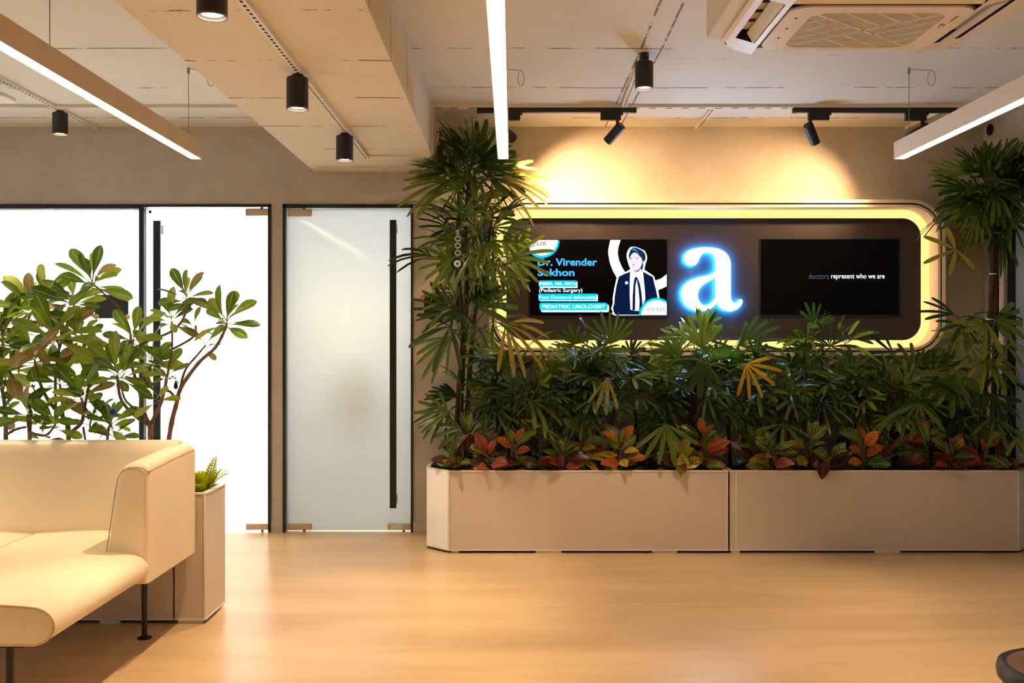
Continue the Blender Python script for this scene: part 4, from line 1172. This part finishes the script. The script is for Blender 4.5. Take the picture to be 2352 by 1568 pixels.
# ---- row of lady palms under the screens
row = [ # base px x, depth, top px y, fronds, seed, label
 (1150, 7.05, 800, 18, 31, 'lady palm with drooping fans under the left corner of the glowing frame'),
 (1215, 6.85, 850, 15, 32, 'low lady palm spreading over the crotons next to the tall door palm'),
 (1310, 7.02, 775, 19, 33, 'lady palm standing under the text of the lit television'),
 (1392, 6.92, 760, 20, 34, 'lady palm with upright narrow fans under the doctor portrait'),
 (1480, 6.98, 790, 19, 35, 'lady palm between the lit television and the glowing letter'),
 (1590, 6.95, 755, 26, 36, 'bushy lady palm with thick fibrous trunk right under the glowing letter'),
 (1694, 7.02, 780, 20, 37, 'lady palm carrying one yellow fan just right of the glowing letter'),
 (1790, 7.00, 800, 15, 38, 'sparse lady palm under the left edge of the dark television'),
 (1870, 6.95, 755, 20, 39, 'lady palm whose tip covers the lower edge of the dark television'),
 (1960, 7.00, 800, 18, 40, 'lady palm under the right half of the dark television'),
 (2070, 6.95, 820, 18, 41, 'lady palm under the right rounded corner of the glowing frame'),
 (2150, 7.05, 860, 14, 42, 'low lady palm between the glowing frame and the corner palm')]
rowp = {}
for (bx, Y, top, nf, seed, lab) in row:
    rnd = random.Random(seed * 7)
    sts = []
    for k in range(4):
        dx = rnd.uniform(-30, 30); dY = rnd.uniform(-0.10, 0.08)
        tp = top + 45 + rnd.uniform(-5, 70) + (0 if k else -15)
        st0 = [px(bx + dx * 0.6, 1040, Y + dY), px(bx + dx * 0.9, (1040 + tp) / 2, Y + dY), px(bx + dx * 1.4, tp, Y + dY - 0.03)]
        for p in st0: p.y = min(p.y, 7.14)
        st0[0].z = soil
        sts.append(st0)
    rr_ = (0.030, 0.024) if bx == 1590 else (0.012, 0.008)
    rowp[bx] = palm(lab, (px(bx, 1040, Y).x, Y, soil), sts, nf + 4, (0.10, 0.22), (0.17, 0.26), (0.64, 1.0), seed, (-0.55, 1.15), ('palm_leaf',), rr_, 0.30, nl=(4, 7))
for i, (bx, Y, top, nf, seed, lab) in enumerate(row):  # extra fronds near the wall, added to darken the gap behind the stems
    crown(rowp[bx][0], At(rowp[bx][1][1], 960), (bx, 905), 9, 700 + i, (0.06, 0.22), (0.16, 0.24), (4, 7), Y=7.06, low=-0.3)
def rp(bx, y): return At(rowp[bx][1][0], y)
hero(rowp[1694][0], rp(1694, 880), (1702, 832), (1725, 870), 6.62, 0.26, 0.016, 'palm_yellow', n=6, spread=1.35, droop=0.05)
hero(rowp[1480][0], rp(1480, 980), (1505, 922), (1480, 985), 6.66, 0.24, 0.017, n=6, spread=1.25, droop=0.1)
hero(rowp[1480][0], rp(1480, 1010), (1530, 973), (1532, 1040), 6.54, 0.26, 0.018, n=6, spread=1.25, droop=0.08, facing=(0, -1, 0.2))
hero(rowp[1870][0], rp(1870, 940), (1850, 905), (1850, 960), 6.64, 0.20, 0.014, n=6, spread=1.5, droop=0.1)
hero(rowp[1790][0], rp(1790, 940), (1775, 905), (1770, 950), 6.66, 0.19, 0.013, n=5, spread=1.2, droop=0.1)
hero(rowp[1392][0], rp(1392, 840), (1402, 790), (1398, 740), 6.78, 0.22, 0.012, n=9, spread=1.25, droop=0.0)
hero(rowp[1392][0], rp(1392, 880), (1385, 865), (1390, 920), 6.68, 0.24, 0.014, 'palm_pale', n=4, spread=0.6, droop=0.05)
hero(rowp[1590][0], rp(1590, 840), (1612, 800), (1605, 740), 6.74, 0.23, 0.017, n=7, spread=1.0, droop=0.0)
hero(rowp[1590][0], rp(1590, 840), (1620, 745), (1640, 720), 6.80, 0.12, 0.014, n=7, spread=1.9, droop=0.0)
hero(rowp[1694][0], rp(1694, 860), (1700, 795), (1760, 760), 6.72, 0.28, 0.016, n=7, spread=0.9, droop=0.15)
hero(rowp[1590][0], rp(1590, 860), (1540, 830), (1480, 810), 6.72, 0.24, 0.016, n=7, spread=1.2, droop=0.2)
hero(rowp[1590][0], rp(1590, 900), (1612, 830), (1610, 890), 6.66, 0.22, 0.022, n=5, spread=0.9, droop=0.0)
hero(rowp[1870][0], rp(1870, 830), (1868, 742), (1858, 700), 6.90, 0.15, 0.013, n=4, spread=0.8, droop=0.0)
hero(rowp[1870][0], rp(1870, 850), (1908, 795), (1920, 750), 6.76, 0.20, 0.015, n=8, spread=2.0, droop=0.1)
hero(rowp[2070][0], rp(2070, 900), (2060, 845), (2090, 790), 6.72, 0.28, 0.014, n=7, spread=1.3, droop=0.1)
hero(rowp[2070][0], rp(2070, 940), (2110, 925), (2095, 985), 6.68, 0.25, 0.017, n=5, spread=1.2, droop=0.05)
hero(rowp[1310][0], rp(1310, 850), (1320, 790), (1300, 745), 6.85, 0.13, 0.014, n=8, spread=1.9, droop=0.0)
hero(rowp[1310][0], rp(1310, 900), (1290, 865), (1290, 910), 6.72, 0.16, 0.014, n=6, spread=1.8, droop=0.1)
hero(rowp[1215][0], rp(1215, 950), (1130, 915), (1135, 970), 6.70, 0.22, 0.012, n=7, spread=1.2, droop=0.05)

# ---- leaf meshes shared by crotons and frangipani
def leaf_mesh(key, L, W, mat, curl=0.25, fold=0.35, shape=((0.0, 0.04), (0.08, 0.10), (0.25, 0.55), (0.5, 0.95), (0.7, 1.0), (0.88, 0.66), (1.0, 0.03)), pet=0.12, wave=0.0):
    if key in CACHE: return CACHE[key]
    me = bpy.data.meshes.new('leaf'); v = []; f = []; uv = []
    rnd = random.Random(key)
    for k, (t_, w_) in enumerate(shape):
        y = L * (pet + t_ * 1.0); z = -curl * L * t_ * t_
        hw = W * w_ * 0.5
        wv = wave * W * rnd.uniform(-1, 1)
        for j, u in enumerate((-1, -0.5, 0, 0.5, 1)):
            v.append((hw * u, y, z + abs(u) * hw * fold + (wv if abs(u) == 1 else 0))); uv.append((0.5 + 0.5 * u, t_))
    n_ = len(shape)
    for k in range(n_ - 1):
        for j in range(4): f.append((k * 5 + j, k * 5 + j + 1, k * 5 + j + 6, k * 5 + j + 5))
    b = len(v)   # petiole
    pr = 0.0022
    for (yy) in (0.0, L * pet + L * 0.02):
        for a in range(4): v.append((pr * math.cos(a * PI / 2), yy, pr * math.sin(a * PI / 2) - 0.001)); uv.append((0.5, 0))
    for a in range(4): f.append((b + a, b + (a + 1) % 4, b + 4 + (a + 1) % 4, b + 4 + a))
    me.from_pydata(v, [], f)
    lay = me.uv_layers.new(name='uv')
    for lp in me.loops: lay.data[lp.index].uv = uv[lp.vertex_index]
    for p in me.polygons: p.use_smooth = True
    me.materials.append(M[mat]); CACHE[key] = me; return me

def leaf_matrix(p, d, up, s):
    d = Vector(d).normalized(); up = Vector(up)
    x = d.cross(up)
    if x.length < 1e-3: x = Vector((1, 0, 0))
    x.normalize(); z = x.cross(d).normalized()
    mt = Matrix((x, d, z)).transposed().to_4x4(); mt.translation = Vector(p)
    return mt @ Matrix.Scale(s, 4)
def place_leaf(parent, me, p, d, up, s, name='leaf'):
    QUEUE.append(('leaf', parent, (me, Vector(p), Vector(d).normalized(), Vector(up), s, R.randrange(1 << 30))))

CSH = ((0.0, 0.05), (0.06, 0.12), (0.22, 0.62), (0.42, 0.98), (0.6, 1.0), (0.8, 0.70), (0.93, 0.30), (1.0, 0.02))
def cm(col, k): return leaf_mesh('croton_%s_%d' % (col, k), 0.145, 0.076, 'croton_' + col, 0.12 + 0.14 * k, 0.30 - 0.12 * (k % 2), CSH, 0.16, 0.05)
def croton(x, Y, ytop, cols, n, seed, label, lean=0.0):
    rnd = random.Random(seed)
    b = px(x, 1050, Y); b.z = soil
    t_ = thing('croton', label, 'croton', b)
    top = px(x + lean * 30, ytop + 38, Y)
    o, c = stem_obj(t_, [b, (b + top) / 2 + Vector((rnd.uniform(-.01, .01), 0, 0)), top], 0.006, 0.004, 'bark', 'stem', 6)
    ga = rnd.uniform(0, 6)
    for i in range(n):
        f = (i + 0.5) / n
        tt = 0.25 + 0.75 * f; A_ = on(c, tt); ga += 2.399 + rnd.uniform(-0.3, 0.3)
        e_ = -0.35 + 1.35 * f + rnd.uniform(-0.3, 0.3)
        d = Vector((math.cos(ga) * math.cos(e_), math.sin(ga) * math.cos(e_) * 0.7 - 0.22, math.sin(e_)))
        col = ('green' if rnd.random() < 0.55 else cols[0]) if f > 0.6 else rnd.choice(cols)
        s = rnd.uniform(0.8, 1.2) * (0.85 if f > 0.9 else 1.0)
        tip = A_ + d.normalized() * 0.17 * s
        if tip.y > D - 0.03: d.y -= 1.0
        if tip.x > XR - 0.04: d.x -= 1.0
        for _ in range(12):                       # clear the planter rim
            tip = A_ + d.normalized() * 0.17 * s
            if (tip.y < YPF + 0.05 or tip.x < -0.40) and tip.z - 0.045 * s < ZP1 + 0.02: d.z += 0.12
            else: break
        place_leaf(t_, cm(col, rnd.randint(0, 2)), A_, d, (rnd.uniform(-.4, .4), -0.9 + rnd.uniform(-.4, .4), 0.8), s)
    return t_
crot = [
 (1045, 6.72, 1000, ('red', 'dark', 'green'), 13, 'croton with pinkish red leaves at the chamfered planter end'),
 (1078, 6.80, 965, ('green', 'yellow', 'green'), 12, 'green veined croton at the foot of the tall door palm'),
 (1120, 6.70, 1010, ('red', 'dark', 'red'), 12, 'dark red croton second from the chamfered planter end'),
 (1182, 6.72, 985, ('orange', 'green', 'dark'), 13, 'croton with curled orange top leaves beside the dark red one'),
 (1235, 6.82, 960, ('green', 'green', 'dark'), 11, 'tall green croton behind the orange topped one'),
 (1290, 6.68, 1010, ('red', 'green', 'dark'), 12, 'croton with brick red leaves under the lit television'),
 (1335, 6.80, 965, ('green', 'green', 'yellow'), 14, 'large green croton with yellow veins under the doctor portrait'),
 (1425, 6.70, 985, ('orange', 'yellow', 'green'), 13, 'bright orange croton beside the hanging palm fans'),
 (1500, 6.78, 1010, ('dark', 'green', 'red'), 10, 'dark croton half hidden by the hanging palm fans'),
 (1556, 6.68, 1015, ('yellow', 'green', 'dark'), 11, 'croton with a yellow veined leaf hanging over the planter edge'),
 (1615, 6.75, 975, ('orange', 'green', 'green'), 13, 'croton mixing orange and green leaves at the planter joint'),
 (1735, 6.85, 985, ('green', 'dark', 'red'), 12, 'dark green croton on the corner side of the planter joint'),
 (1775, 6.70, 1000, ('yellow', 'red', 'green'), 13, 'croton with yellow striped leaves under the dark television'),
 (1858, 6.72, 975, ('green', 'yellow', 'red'), 13, 'croton with one bright yellow leaf under the dark television'),
 (1905, 6.66, 1025, ('dark', 'dark', 'red'), 11, 'purple brown croton drooping over the planter rim'),
 (1985, 6.75, 985, ('orange', 'dark', 'green'), 12, 'croton with upright orange leaves under the frame corner'),
 (2045, 6.82, 1005, ('red', 'dark', 'green'), 10, 'small dark croton under the right rounded corner of the frame'),
 (2130, 6.75, 970, ('red', 'red', 'green'), 13, 'croton with rusty red leaves close to the corner palm'),
 (2180, 6.66, 1005, ('red', 'red', 'dark'), 12, 'croton with salmon pink leaves near the corner palm'),
 (2255, 6.72, 975, ('orange', 'red', 'green'), 13, 'orange red croton at the foot of the corner palm'),
 (2320, 6.76, 985, ('red', 'red', 'green'), 12, 'red croton spilling over the chamfered corner planter end')]
for i, (x, Y, yt, cols, n_, lab) in enumerate(crot): 
    cp = croton(x, Y - 0.03, yt - 8, cols, n_ + 5, 900 + i, lab)
    if x in (1556, 1905):                         # one leaf hanging over the rim
        hx, hy = ((1566, 1032), (1888, 1038))[x == 1905]
        A_ = px(hx, hy, 6.60)
        place_leaf(cp, cm('yellow' if x == 1556 else 'dark', 0), A_ + Vector((0.01, 0.0, 0.012)), (-0.12, -0.30, -1), (0, -1, 0.1), 1.15)
        obj('leaf_stalk', MB().tube([Vector((cp.location.x, cp.location.y, A_.z + 0.0)) - cp.location, A_ + Vector((0.01, 0, 0.02)) - cp.location, A_ + Vector((0.01, 0, 0.010)) - cp.location], 0.0025, 5), 'bark', cp)

# ================================================================== FRANGIPANI BEHIND THE SOFA
PSH = ((0.0, 0.06), (0.12, 0.16), (0.35, 0.60), (0.6, 0.95), (0.78, 1.0), (0.92, 0.66), (1.0, 0.12))
def pm(col, k): return leaf_mesh('plum_%s_%d' % (col, k), 0.155, 0.057, 'plumeria_' + col, 0.10 + 0.14 * k, 0.25, PSH, 0.18)
z4 = lambda x, y: (x / 3.136, 540 + y / 3.136)
YPL = 5.11
def tree(label, base, branches, rosettes, seed):
    """branches: polylines in zoom coords (x, y, dY); rosettes: (x, y, dY, n, scale, lean)"""
    rnd = random.Random(seed)
    b = px(*z4(*base), YPL); b.z = 0.59
    t_ = thing('frangipani_tree', label, 'tree', b)
    tips = []
    for (pts, r0, r1) in branches:
        w_ = [px(*z4(p[0], p[1]), YPL + (p[2] if len(p) > 2 else 0)) for p in pts]
        if pts[0][1] >= 1560: w_[0] = Vector((w_[0].x, w_[0].y, 0.59))
        stem_obj(t_, w_, r0, r1, 'plumeria_bark', 'branch', 7)
    for (x, y, dY, n_, s, lx) in rosettes:
        c = px(*z4(x, y), YPL + dY); ga = rnd.uniform(0, 6)
        for i in range(n_):
            f = (i + 0.5) / n_; ga += 2.399 + rnd.uniform(-.3, .3)
            e_ = -0.35 + 1.55 * f + rnd.uniform(-.2, .2)
            d = Vector((math.cos(ga) * math.cos(e_) + lx, math.sin(ga) * math.cos(e_), math.sin(e_)))
            A_ = c + Vector((0, 0, -0.035 + 0.045 * f))
            sc = s * rnd.uniform(0.75, 1.15)
            if (A_ + d.normalized() * 0.18).y < 4.97 and A_.z < 0.95: d.y = abs(d.y)
            col = 'brown' if rnd.random() < 0.07 else 'leaf'
            place_leaf(t_, pm(col, rnd.randint(0, 2)), A_, d, (rnd.uniform(-.6, .6), rnd.uniform(-1.5, -0.3), 0.7), sc)
    return t_
b2 = 0.0
tree('frangipani with one long branch leaning out past the door handle', (1180, 1568), [
  ([(1160, 1640), (1225, 1410, .02), (1272, 1210, .03), (1305, 1095, .02), (1430, 920, 0), (1550, 810, -.03), (1620, 680, -.05), (1632, 630, -.05)], 0.0135, 0.006),
  ([(1295, 1110, .02), (1335, 970, .05), (1415, 870, .06), (1480, 795, .06)], 0.007, 0.004),
  ([(1272, 1200, .03), (1230, 1130, .02), (1190, 1120, 0)], 0.008, 0.006)],
  [(1630, 615, -.05, 15, 0.98, 0.05), (1485, 785, .06, 4, 0.75, 0.1), (1400, 640, .1, 3, 0.6, 0)], 61)
tree('frangipani standing in front of the door mullion with the most spread branches', (1085, 1568), [
  ([(1090, 1640), (1085, 1480), (1082, 1370, .0)], 0.016, 0.013),
  ([(1082, 1370), (1025, 1240, .04), (1030, 1120, .06), (1065, 1000, .05), (1090, 930, .04)], 0.010, 0.006),
  ([(1082, 1370), (1150, 1230, -.04), (1190, 1090, -.05), (1200, 1000, -.06)], 0.011, 0.007),
  ([(1190, 1090, -.05), (1225, 900, -.02), (1240, 760, 0), (1236, 620, 0)], 0.007, 0.0045),
  ([(1082, 1370), (960, 1290, .05), (875, 1190, .08), (850, 1080, .05), (845, 1010, .02)], 0.010, 0.006),
  ([(1060, 1330), (1000, 1270, -.05), (905, 1190, -.08), (870, 1080, -.1)], 0.007, 0.005),
  ([(1130, 1080, -.04), (1010, 1040, -.06), (900, 1020, -.06)], 0.007, 0.005),
  ([(1025, 1200, .04), (960, 980, .06), (935, 850, .04), (1050, 770, 0), (1240, 690, -.04), (1325, 590, -.05), (1345, 470, -.05)], 0.0085, 0.0055),
  ([(935, 850, .04), (955, 790, .02), (960, 750, 0)], 0.007, 0.005),
  ([(945, 780, .02), (925, 650, .05), (855, 520, .06), (770, 440, .05), (670, 350, .03)], 0.0065, 0.0045),
  ([(1140, 900, .02), (1210, 840, .04), (1390, 735, .05), (1410, 650, .06)], 0.007, 0.005)],
  [(1090, 900, .03, 13, 0.9, 0), (1205, 985, -.06, 9, 0.75, 0), (1236, 600, 0, 11, 0.85, 0), (845, 985, .02, 14, 1.0, -0.05), (1345, 440, -.05, 14, 0.85, 0), (960, 735, 0, 12, 0.95, 0.0), (665, 335, .03, 16, 1.1, 0), (890, 1010, -.06, 7, 0.9, 0), (1130, 1160, -.05, 6, 0.7, 0)], 62)
tree('frangipani with crossing dark stems below the black sign plate', (490, 1568), [
  ([(480, 1640), (492, 1430), (455, 1310, .02), (375, 1225, .03), (310, 1120, .02), (262, 970, 0), (250, 900, 0)], 0.014, 0.006),
  ([(492, 1430), (590, 1345, -.03), (598, 1230, -.04), (585, 1170, -.04)], 0.010, 0.006),
  ([(455, 1310, .02), (445, 1180, .05), (430, 1070, .05)], 0.008, 0.005),
  ([(590, 1345, -.03), (650, 1040, .02), (690, 960, .03), (640, 880, .05), (560, 850, .06)], 0.008, 0.005),
  ([(690, 960, .03), (810, 890, .05), (700, 840, .06), (620, 812, .06), (602, 750, .06)], 0.007, 0.004),
  ([(400, 1240, .03), (400, 1000, .05), (425, 800, .04), (390, 745, .02)], 0.008, 0.005),
  ([(425, 820, .04), (480, 640, .08), (535, 500, .1)], 0.007, 0.005)],
  [(250, 895, 0, 14, 1.15, 0), (585, 1150, -.04, 13, 0.95, 0), (430, 1050, .05, 13, 1.0, 0), (390, 720, -.04, 18, 1.3, 0), (535, 480, .1, 15, 1.15, 0), (600, 735, .06, 11, 0.9, 0), (800, 870, .05, 8, .9, 0), (560, 860, .06, 8, .85, 0)], 63)
tree('frangipani with a broad crown growing behind the low middle stems', (215, 1568), [
  ([(225, 1640), (212, 1420), (215, 1250, .02), (130, 1085, .03), (70, 985, .02), (60, 950, .02)], 0.012, 0.006),
  ([(70, 985, .02), (110, 800, .06), (180, 650, .06), (235, 550, .05)], 0.008, 0.005),
  ([(212, 1420), (200, 1330, -.05), (200, 1290, -.06)], 0.009, 0.006),
  ([(212, 1420), (330, 1440, -.03), (400, 1360, -.05)], 0.008, 0.005),
  ([(300, 1210), (245, 1110, .02), (230, 1070, .02)], 0.005, 0.003)],
  [(60, 940, .02, 14, 1.2, 0), (240, 530, .05, 16, 1.25, 0), (200, 1285, -.06, 12, 0.9, 0), (400, 1350, -.05, 8, .8, 0), (160, 1080, .03, 5, .8, 0), (330, 400, .08, 9, .9, 0)], 64)
tree('frangipani at the cut edge next to the broad crowned one', (30, 1568), [
  ([(35, 1640), (40, 1350), (20, 1140, .03), (-20, 950, .05), (20, 790, .04), (10, 640, .02)], 0.012, 0.006),
  ([(40, 1350), (-60, 1250, .05), (-120, 1000, .05)], 0.009, 0.006),
  ([(40, 1440), (110, 1400, .02), (190, 1380, .03)], 0.008, 0.006)],
  [(25, 1110, .03, 12, 1.0, 0), (20, 770, .0, 16, 1.3, 0), (5, 610, .02, 16, 1.25, 0), (-110, 970, .05, 10, 1, 0), (20, 1300, 0, 8, .8, 0), (-80, 700, .05, 12, 1.1, 0)], 65)
tree('young frangipani sprouting low beside the blue bead', (780, 1568), [
  ([(760, 1640), (775, 1440), (800, 1370, -.02)], 0.009, 0.006),
  ([(775, 1440), (660, 1400, .03), (655, 1330, .03), (690, 1260, .03)], 0.006, 0.004),
  ([(690, 1640), (610, 1450, .03), (600, 1380, .03)], 0.007, 0.005)],
  [(800, 1355, -.02, 11, 0.8, 0), (830, 1440, 0, 7, .75, .2), (690, 1290, .03, 7, .8, 0), (640, 1330, .03, 6, .8, 0), (300, 1460, .0, 5, .6, 0)], 66)

# ---- fern in the narrow planter
fn = thing('fern', 'bright yellow-green fern in the narrow planter beside the sofa', 'fern', (-1.585, 5.10, 0.612))
rnd = random.Random(77)
for i in range(30):
    az_ = i * 2.399; e_ = rnd.uniform(0.62, 1.35); Lf = rnd.uniform(0.15, 0.26)
    d = Vector((math.cos(az_) * math.cos(e_), math.sin(az_) * math.cos(e_), math.sin(e_)))
    m = MB(); N = 12; cen = []
    for k in range(N + 1):
        s = k / N; cen.append(Vector((0, 0, -0.01)) + d * (Lf * s) - Vector((0, 0, 1)) * (0.55 * Lf * s * s * math.cos(e_)))
    sd = d.cross(Vector((0, 0, 1)))
    sd.normalize(); upv = sd.cross(d).normalized()
    m.tube(cen, [0.002 - 0.0012 * k / N for k in range(N + 1)], 4)
    for k in range(2, N + 1):
        pw = 0.042 * math.sin(PI * min(1, (k + 0.6) / (N + 1)) ** 0.8) + 0.006
        for sgn in (-1, 1):
            o_ = cen[k]; tip_ = o_ + sd * sgn * pw + d * pw * 0.35 - upv * 0.004; wv = d * 0.0085
            m.quad([o_ - wv * 0.6, (o_ + tip_) / 2 - wv + upv * 0.002, tip_, (o_ + tip_) / 2 + wv + upv * 0.002])
    QUEUE.append(('fern', fn, (m, az_)))

# ================================================================== SMALL ORNAMENTS
YA = 6.62
top = px(1052, 528, YA)
am_ = thing('eye_amulet', 'hanging charm of white flower beads and a blue glass eye on the tall palm', 'ornament', px(1050, 619, YA))
anchor = At(cA[1], 515)
wpart('cord', MB().tube([anchor, Vector(((anchor.x + top.x) / 2, (anchor.y + YA) / 2, top.z + 0.01)), top, px(1050.5, 596, YA)], 0.0016, 5), 'tie_white', am_)
lp = px(1051, 533, YA)
wpart('loop', MB().tube([lp + Vector((0.010 * math.cos(a), 0, 0.013 * math.sin(a))) for a in [k * 2 * PI / 12 for k in range(13)]], 0.0022, 6), 'tie_white', am_)
for yy in (548, 564, 580.5):
    c = px(1051.5, yy, YA); m = MB()
    for k in range(7):
        a = 2 * PI * k / 7; q = c + Vector((math.cos(a), 0, math.sin(a))) * 0.016
        m.lathe([(0.0005, -0.005), (0.0075, -0.002), (0.0075, 0.002), (0.0005, 0.005)], tuple(q), 8)
    fb = wpart('flower_bead', m, 'bead_white', am_, smooth=True)
    hb = wpart('bead_center', MB().tube([c + Vector((0, -0.008, 0)), c + Vector((0, 0.004, 0))], 0.0075, 10), 'hole_dark', fb); hb.matrix_parent_inverse = Matrix()
c = px(1050.5, 605.5, YA)
def disc(name, r, y0, y1, mat, par):
    o = wpart(name, MB().tube([c + Vector((0, y1, 0)), c + Vector((0, y0 + 0.002, 0)), c + Vector((0, y0, 0))], [r, r, r * 0.9], 28), mat, par, smooth=True)
    if par is not am_: o.matrix_parent_inverse = Matrix()
    return o
ey = disc('glass_eye', 0.0405, -0.006, 0.004, 'nazar_blue', am_)
disc('eye_white', 0.0245, -0.0075, -0.004, 'bead_white', ey); disc('eye_iris', 0.0135, -0.0090, -0.005, 'nazar_light', ey); disc('eye_pupil', 0.006, -0.0104, -0.006, 'screen_black', ey)

YO = 5.04
b1 = thing('blue_bead', 'round blue glass bead hanging in the frangipani leaves', 'ornament', px(*z4(812, 1300), YO))
c = px(*z4(812, 1273), YO)
wpart('bead', MB().lathe([(0.0005, -0.017), (0.011, -0.012), (0.0165, 0), (0.011, 0.012), (0.0005, 0.017)], tuple(c), 16), 'bead_blue', b1, smooth=True)
wpart('cord', MB().tube([c, px(*z4(830, 1180), YO), px(*z4(845, 1010), 5.13)], 0.0012, 5), 'cable', b1)
b2_ = thing('glass_drop', 'dark blue glass drop hanging by the leaning frangipani branch', 'ornament', px(*z4(1265, 1110), 5.06))
c = px(*z4(1266, 1080), 5.06)
wpart('drop', MB().lathe([(0.0005, -0.022), (0.009, -0.016), (0.011, -0.004), (0.006, 0.014), (0.001, 0.024)], tuple(c), 14), 'nazar_blue', b2_, smooth=True)
wpart('bead', MB().lathe([(0.0005, -0.005), (0.005, 0), (0.0005, 0.005)], tuple(px(*z4(1262, 1030), 5.06)), 10), 'bead_blue', b2_, smooth=True)
wpart('cord', MB().tube([c, px(*z4(1258, 950), 5.08), px(*z4(1240, 780), 5.11)], 0.0012, 5), 'cable', b2_)

# ================================================================== LEAVES FIND FREE PLACES
import numpy as np
from mathutils.bvhtree import BVHTree
bpy.context.view_layer.update()
def root_of(o):
    while o.parent: o = o.parent
    return o
T_V, T_LO, T_HI, T_ROOT, T_W = [], [], [], [], []      # trees, boxes, owners, weights of what stands already
def remember(verts, faces, owner, weight):
    T_V.append(BVHTree.FromPolygons(verts, faces))
    a_ = np.array([tuple(v) for v in verts]); T_LO.append(a_.min(0)); T_HI.append(a_.max(0)); T_ROOT.append(owner); T_W.append(weight)
for o in list(bpy.data.objects):
    if o.type != 'MESH' or not o.data.polygons: continue
    vv = [o.matrix_world @ v.co for v in o.data.vertices]
    if max(v.y for v in vv) < 4.6 or max(v.x for v in vv) < -4.6 or min(v.y for v in vv) > 7.6: continue
    r_ = root_of(o)
    remember(vv, [tuple(p.vertices) for p in o.data.polygons], r_.name, 6 if r_.get('category') in ('palm', 'croton', 'tree') else 30)
def cost(verts, faces, owner):
    a_ = np.array([tuple(v) for v in verts]); lo = a_.min(0); hi = a_.max(0)
    near = np.nonzero((np.array(T_LO) <= hi).all(1) & (np.array(T_HI) >= lo).all(1))[0]
    if not len(near): return 0
    t_ = BVHTree.FromPolygons(verts, faces); c = 0
    for i in near:
        if T_ROOT[i] != owner and t_.overlap(T_V[i]): c += T_W[i]
    return c
def spin(v, rnd, a):
    return Matrix.Rotation(rnd.uniform(-a, a), 3, 'Z') @ (Matrix.Rotation(rnd.uniform(-a, a), 3, 'X') @ (Matrix.Rotation(rnd.uniform(-a, a), 3, 'Y') @ v))
left = 0
for kind, parent, q in QUEUE:
    best = None
    own = parent.name; base = Vector(parent.location)
    for k in range(22):
        if kind == 'frond':
            A_, H, fw, up, n, L, sp, dr, wd, mat, seed = q
            rj = random.Random(seed + k * 7919 if k else seed); a = 0.07 * k; sh = 1 - 0.022 * k
            H2 = H; f2 = fw
            if k:
                H2 = A_ + spin(H - A_, rj, a * 0.7) * sh; f2 = spin(fw, rj, a) + Vector((0, -0.02 * k, 0.025 * k)); H2 = Vector(limit(H2))
                if H2.y > D - 0.08: H2.y = D - 0.08
            m = frond_geom(A_, H2, f2, up, n if k < 8 else max(3, n - 1), L * sh, sp, dr, wd, random.Random(seed))
            vv, ff, made = m.v, m.f, m
        elif kind == 'leaf':
            me, p, d, up, sc, seed = q
            rj = random.Random(seed + k); a = 0.09 * k
            d2 = (spin(d, rj, a) + Vector((0, 0, 0.02 * k))).normalized() if k else d
            mt = leaf_matrix(p, d2, up, sc * (1 - 0.02 * k))
            vv = [mt @ v.co for v in me.vertices]; ff = [tuple(f.vertices) for f in me.polygons]; made = mt
        else:
            m, az_ = q; rj = random.Random(k)
            rot = Matrix.Rotation(rj.uniform(-0.14, 0.14) * k, 3, 'Z') @ Matrix.Rotation(rj.uniform(-0.10, 0.10) * k, 3, Vector((math.sin(az_), -math.cos(az_), 0)))
            vv = [base + rot @ Vector(v) * (1 - 0.025 * k) for v in m.v]; ff = m.f; made = vv
        c = cost(vv, ff, own)
        if best is None or c < best[0]: best = (c, vv, ff, made)
        if c == 0: break
    c, vv, ff, made = best
    left += c > 0
    if kind == 'leaf':
        o = bpy.data.objects.new('leaf', q[0]); C.objects.link(o); o.parent = parent
        made = made.copy(); made.translation = made.translation - base; o.matrix_local = made
    else:
        m = MB(); m.v = [tuple(Vector(v) - base) for v in vv]; m.f = ff; m.mi = [0] * len(ff)
        o = obj('frond' if kind == 'frond' else 'fern_frond', m, q[9] if kind == 'frond' else 'fern_leaf', parent, fix=False)
        if kind == 'frond':
            for p in o.data.polygons: p.use_smooth = True
    remember(vv, ff, own, 1)
print('leaves', len(QUEUE), 'still crossing', left)
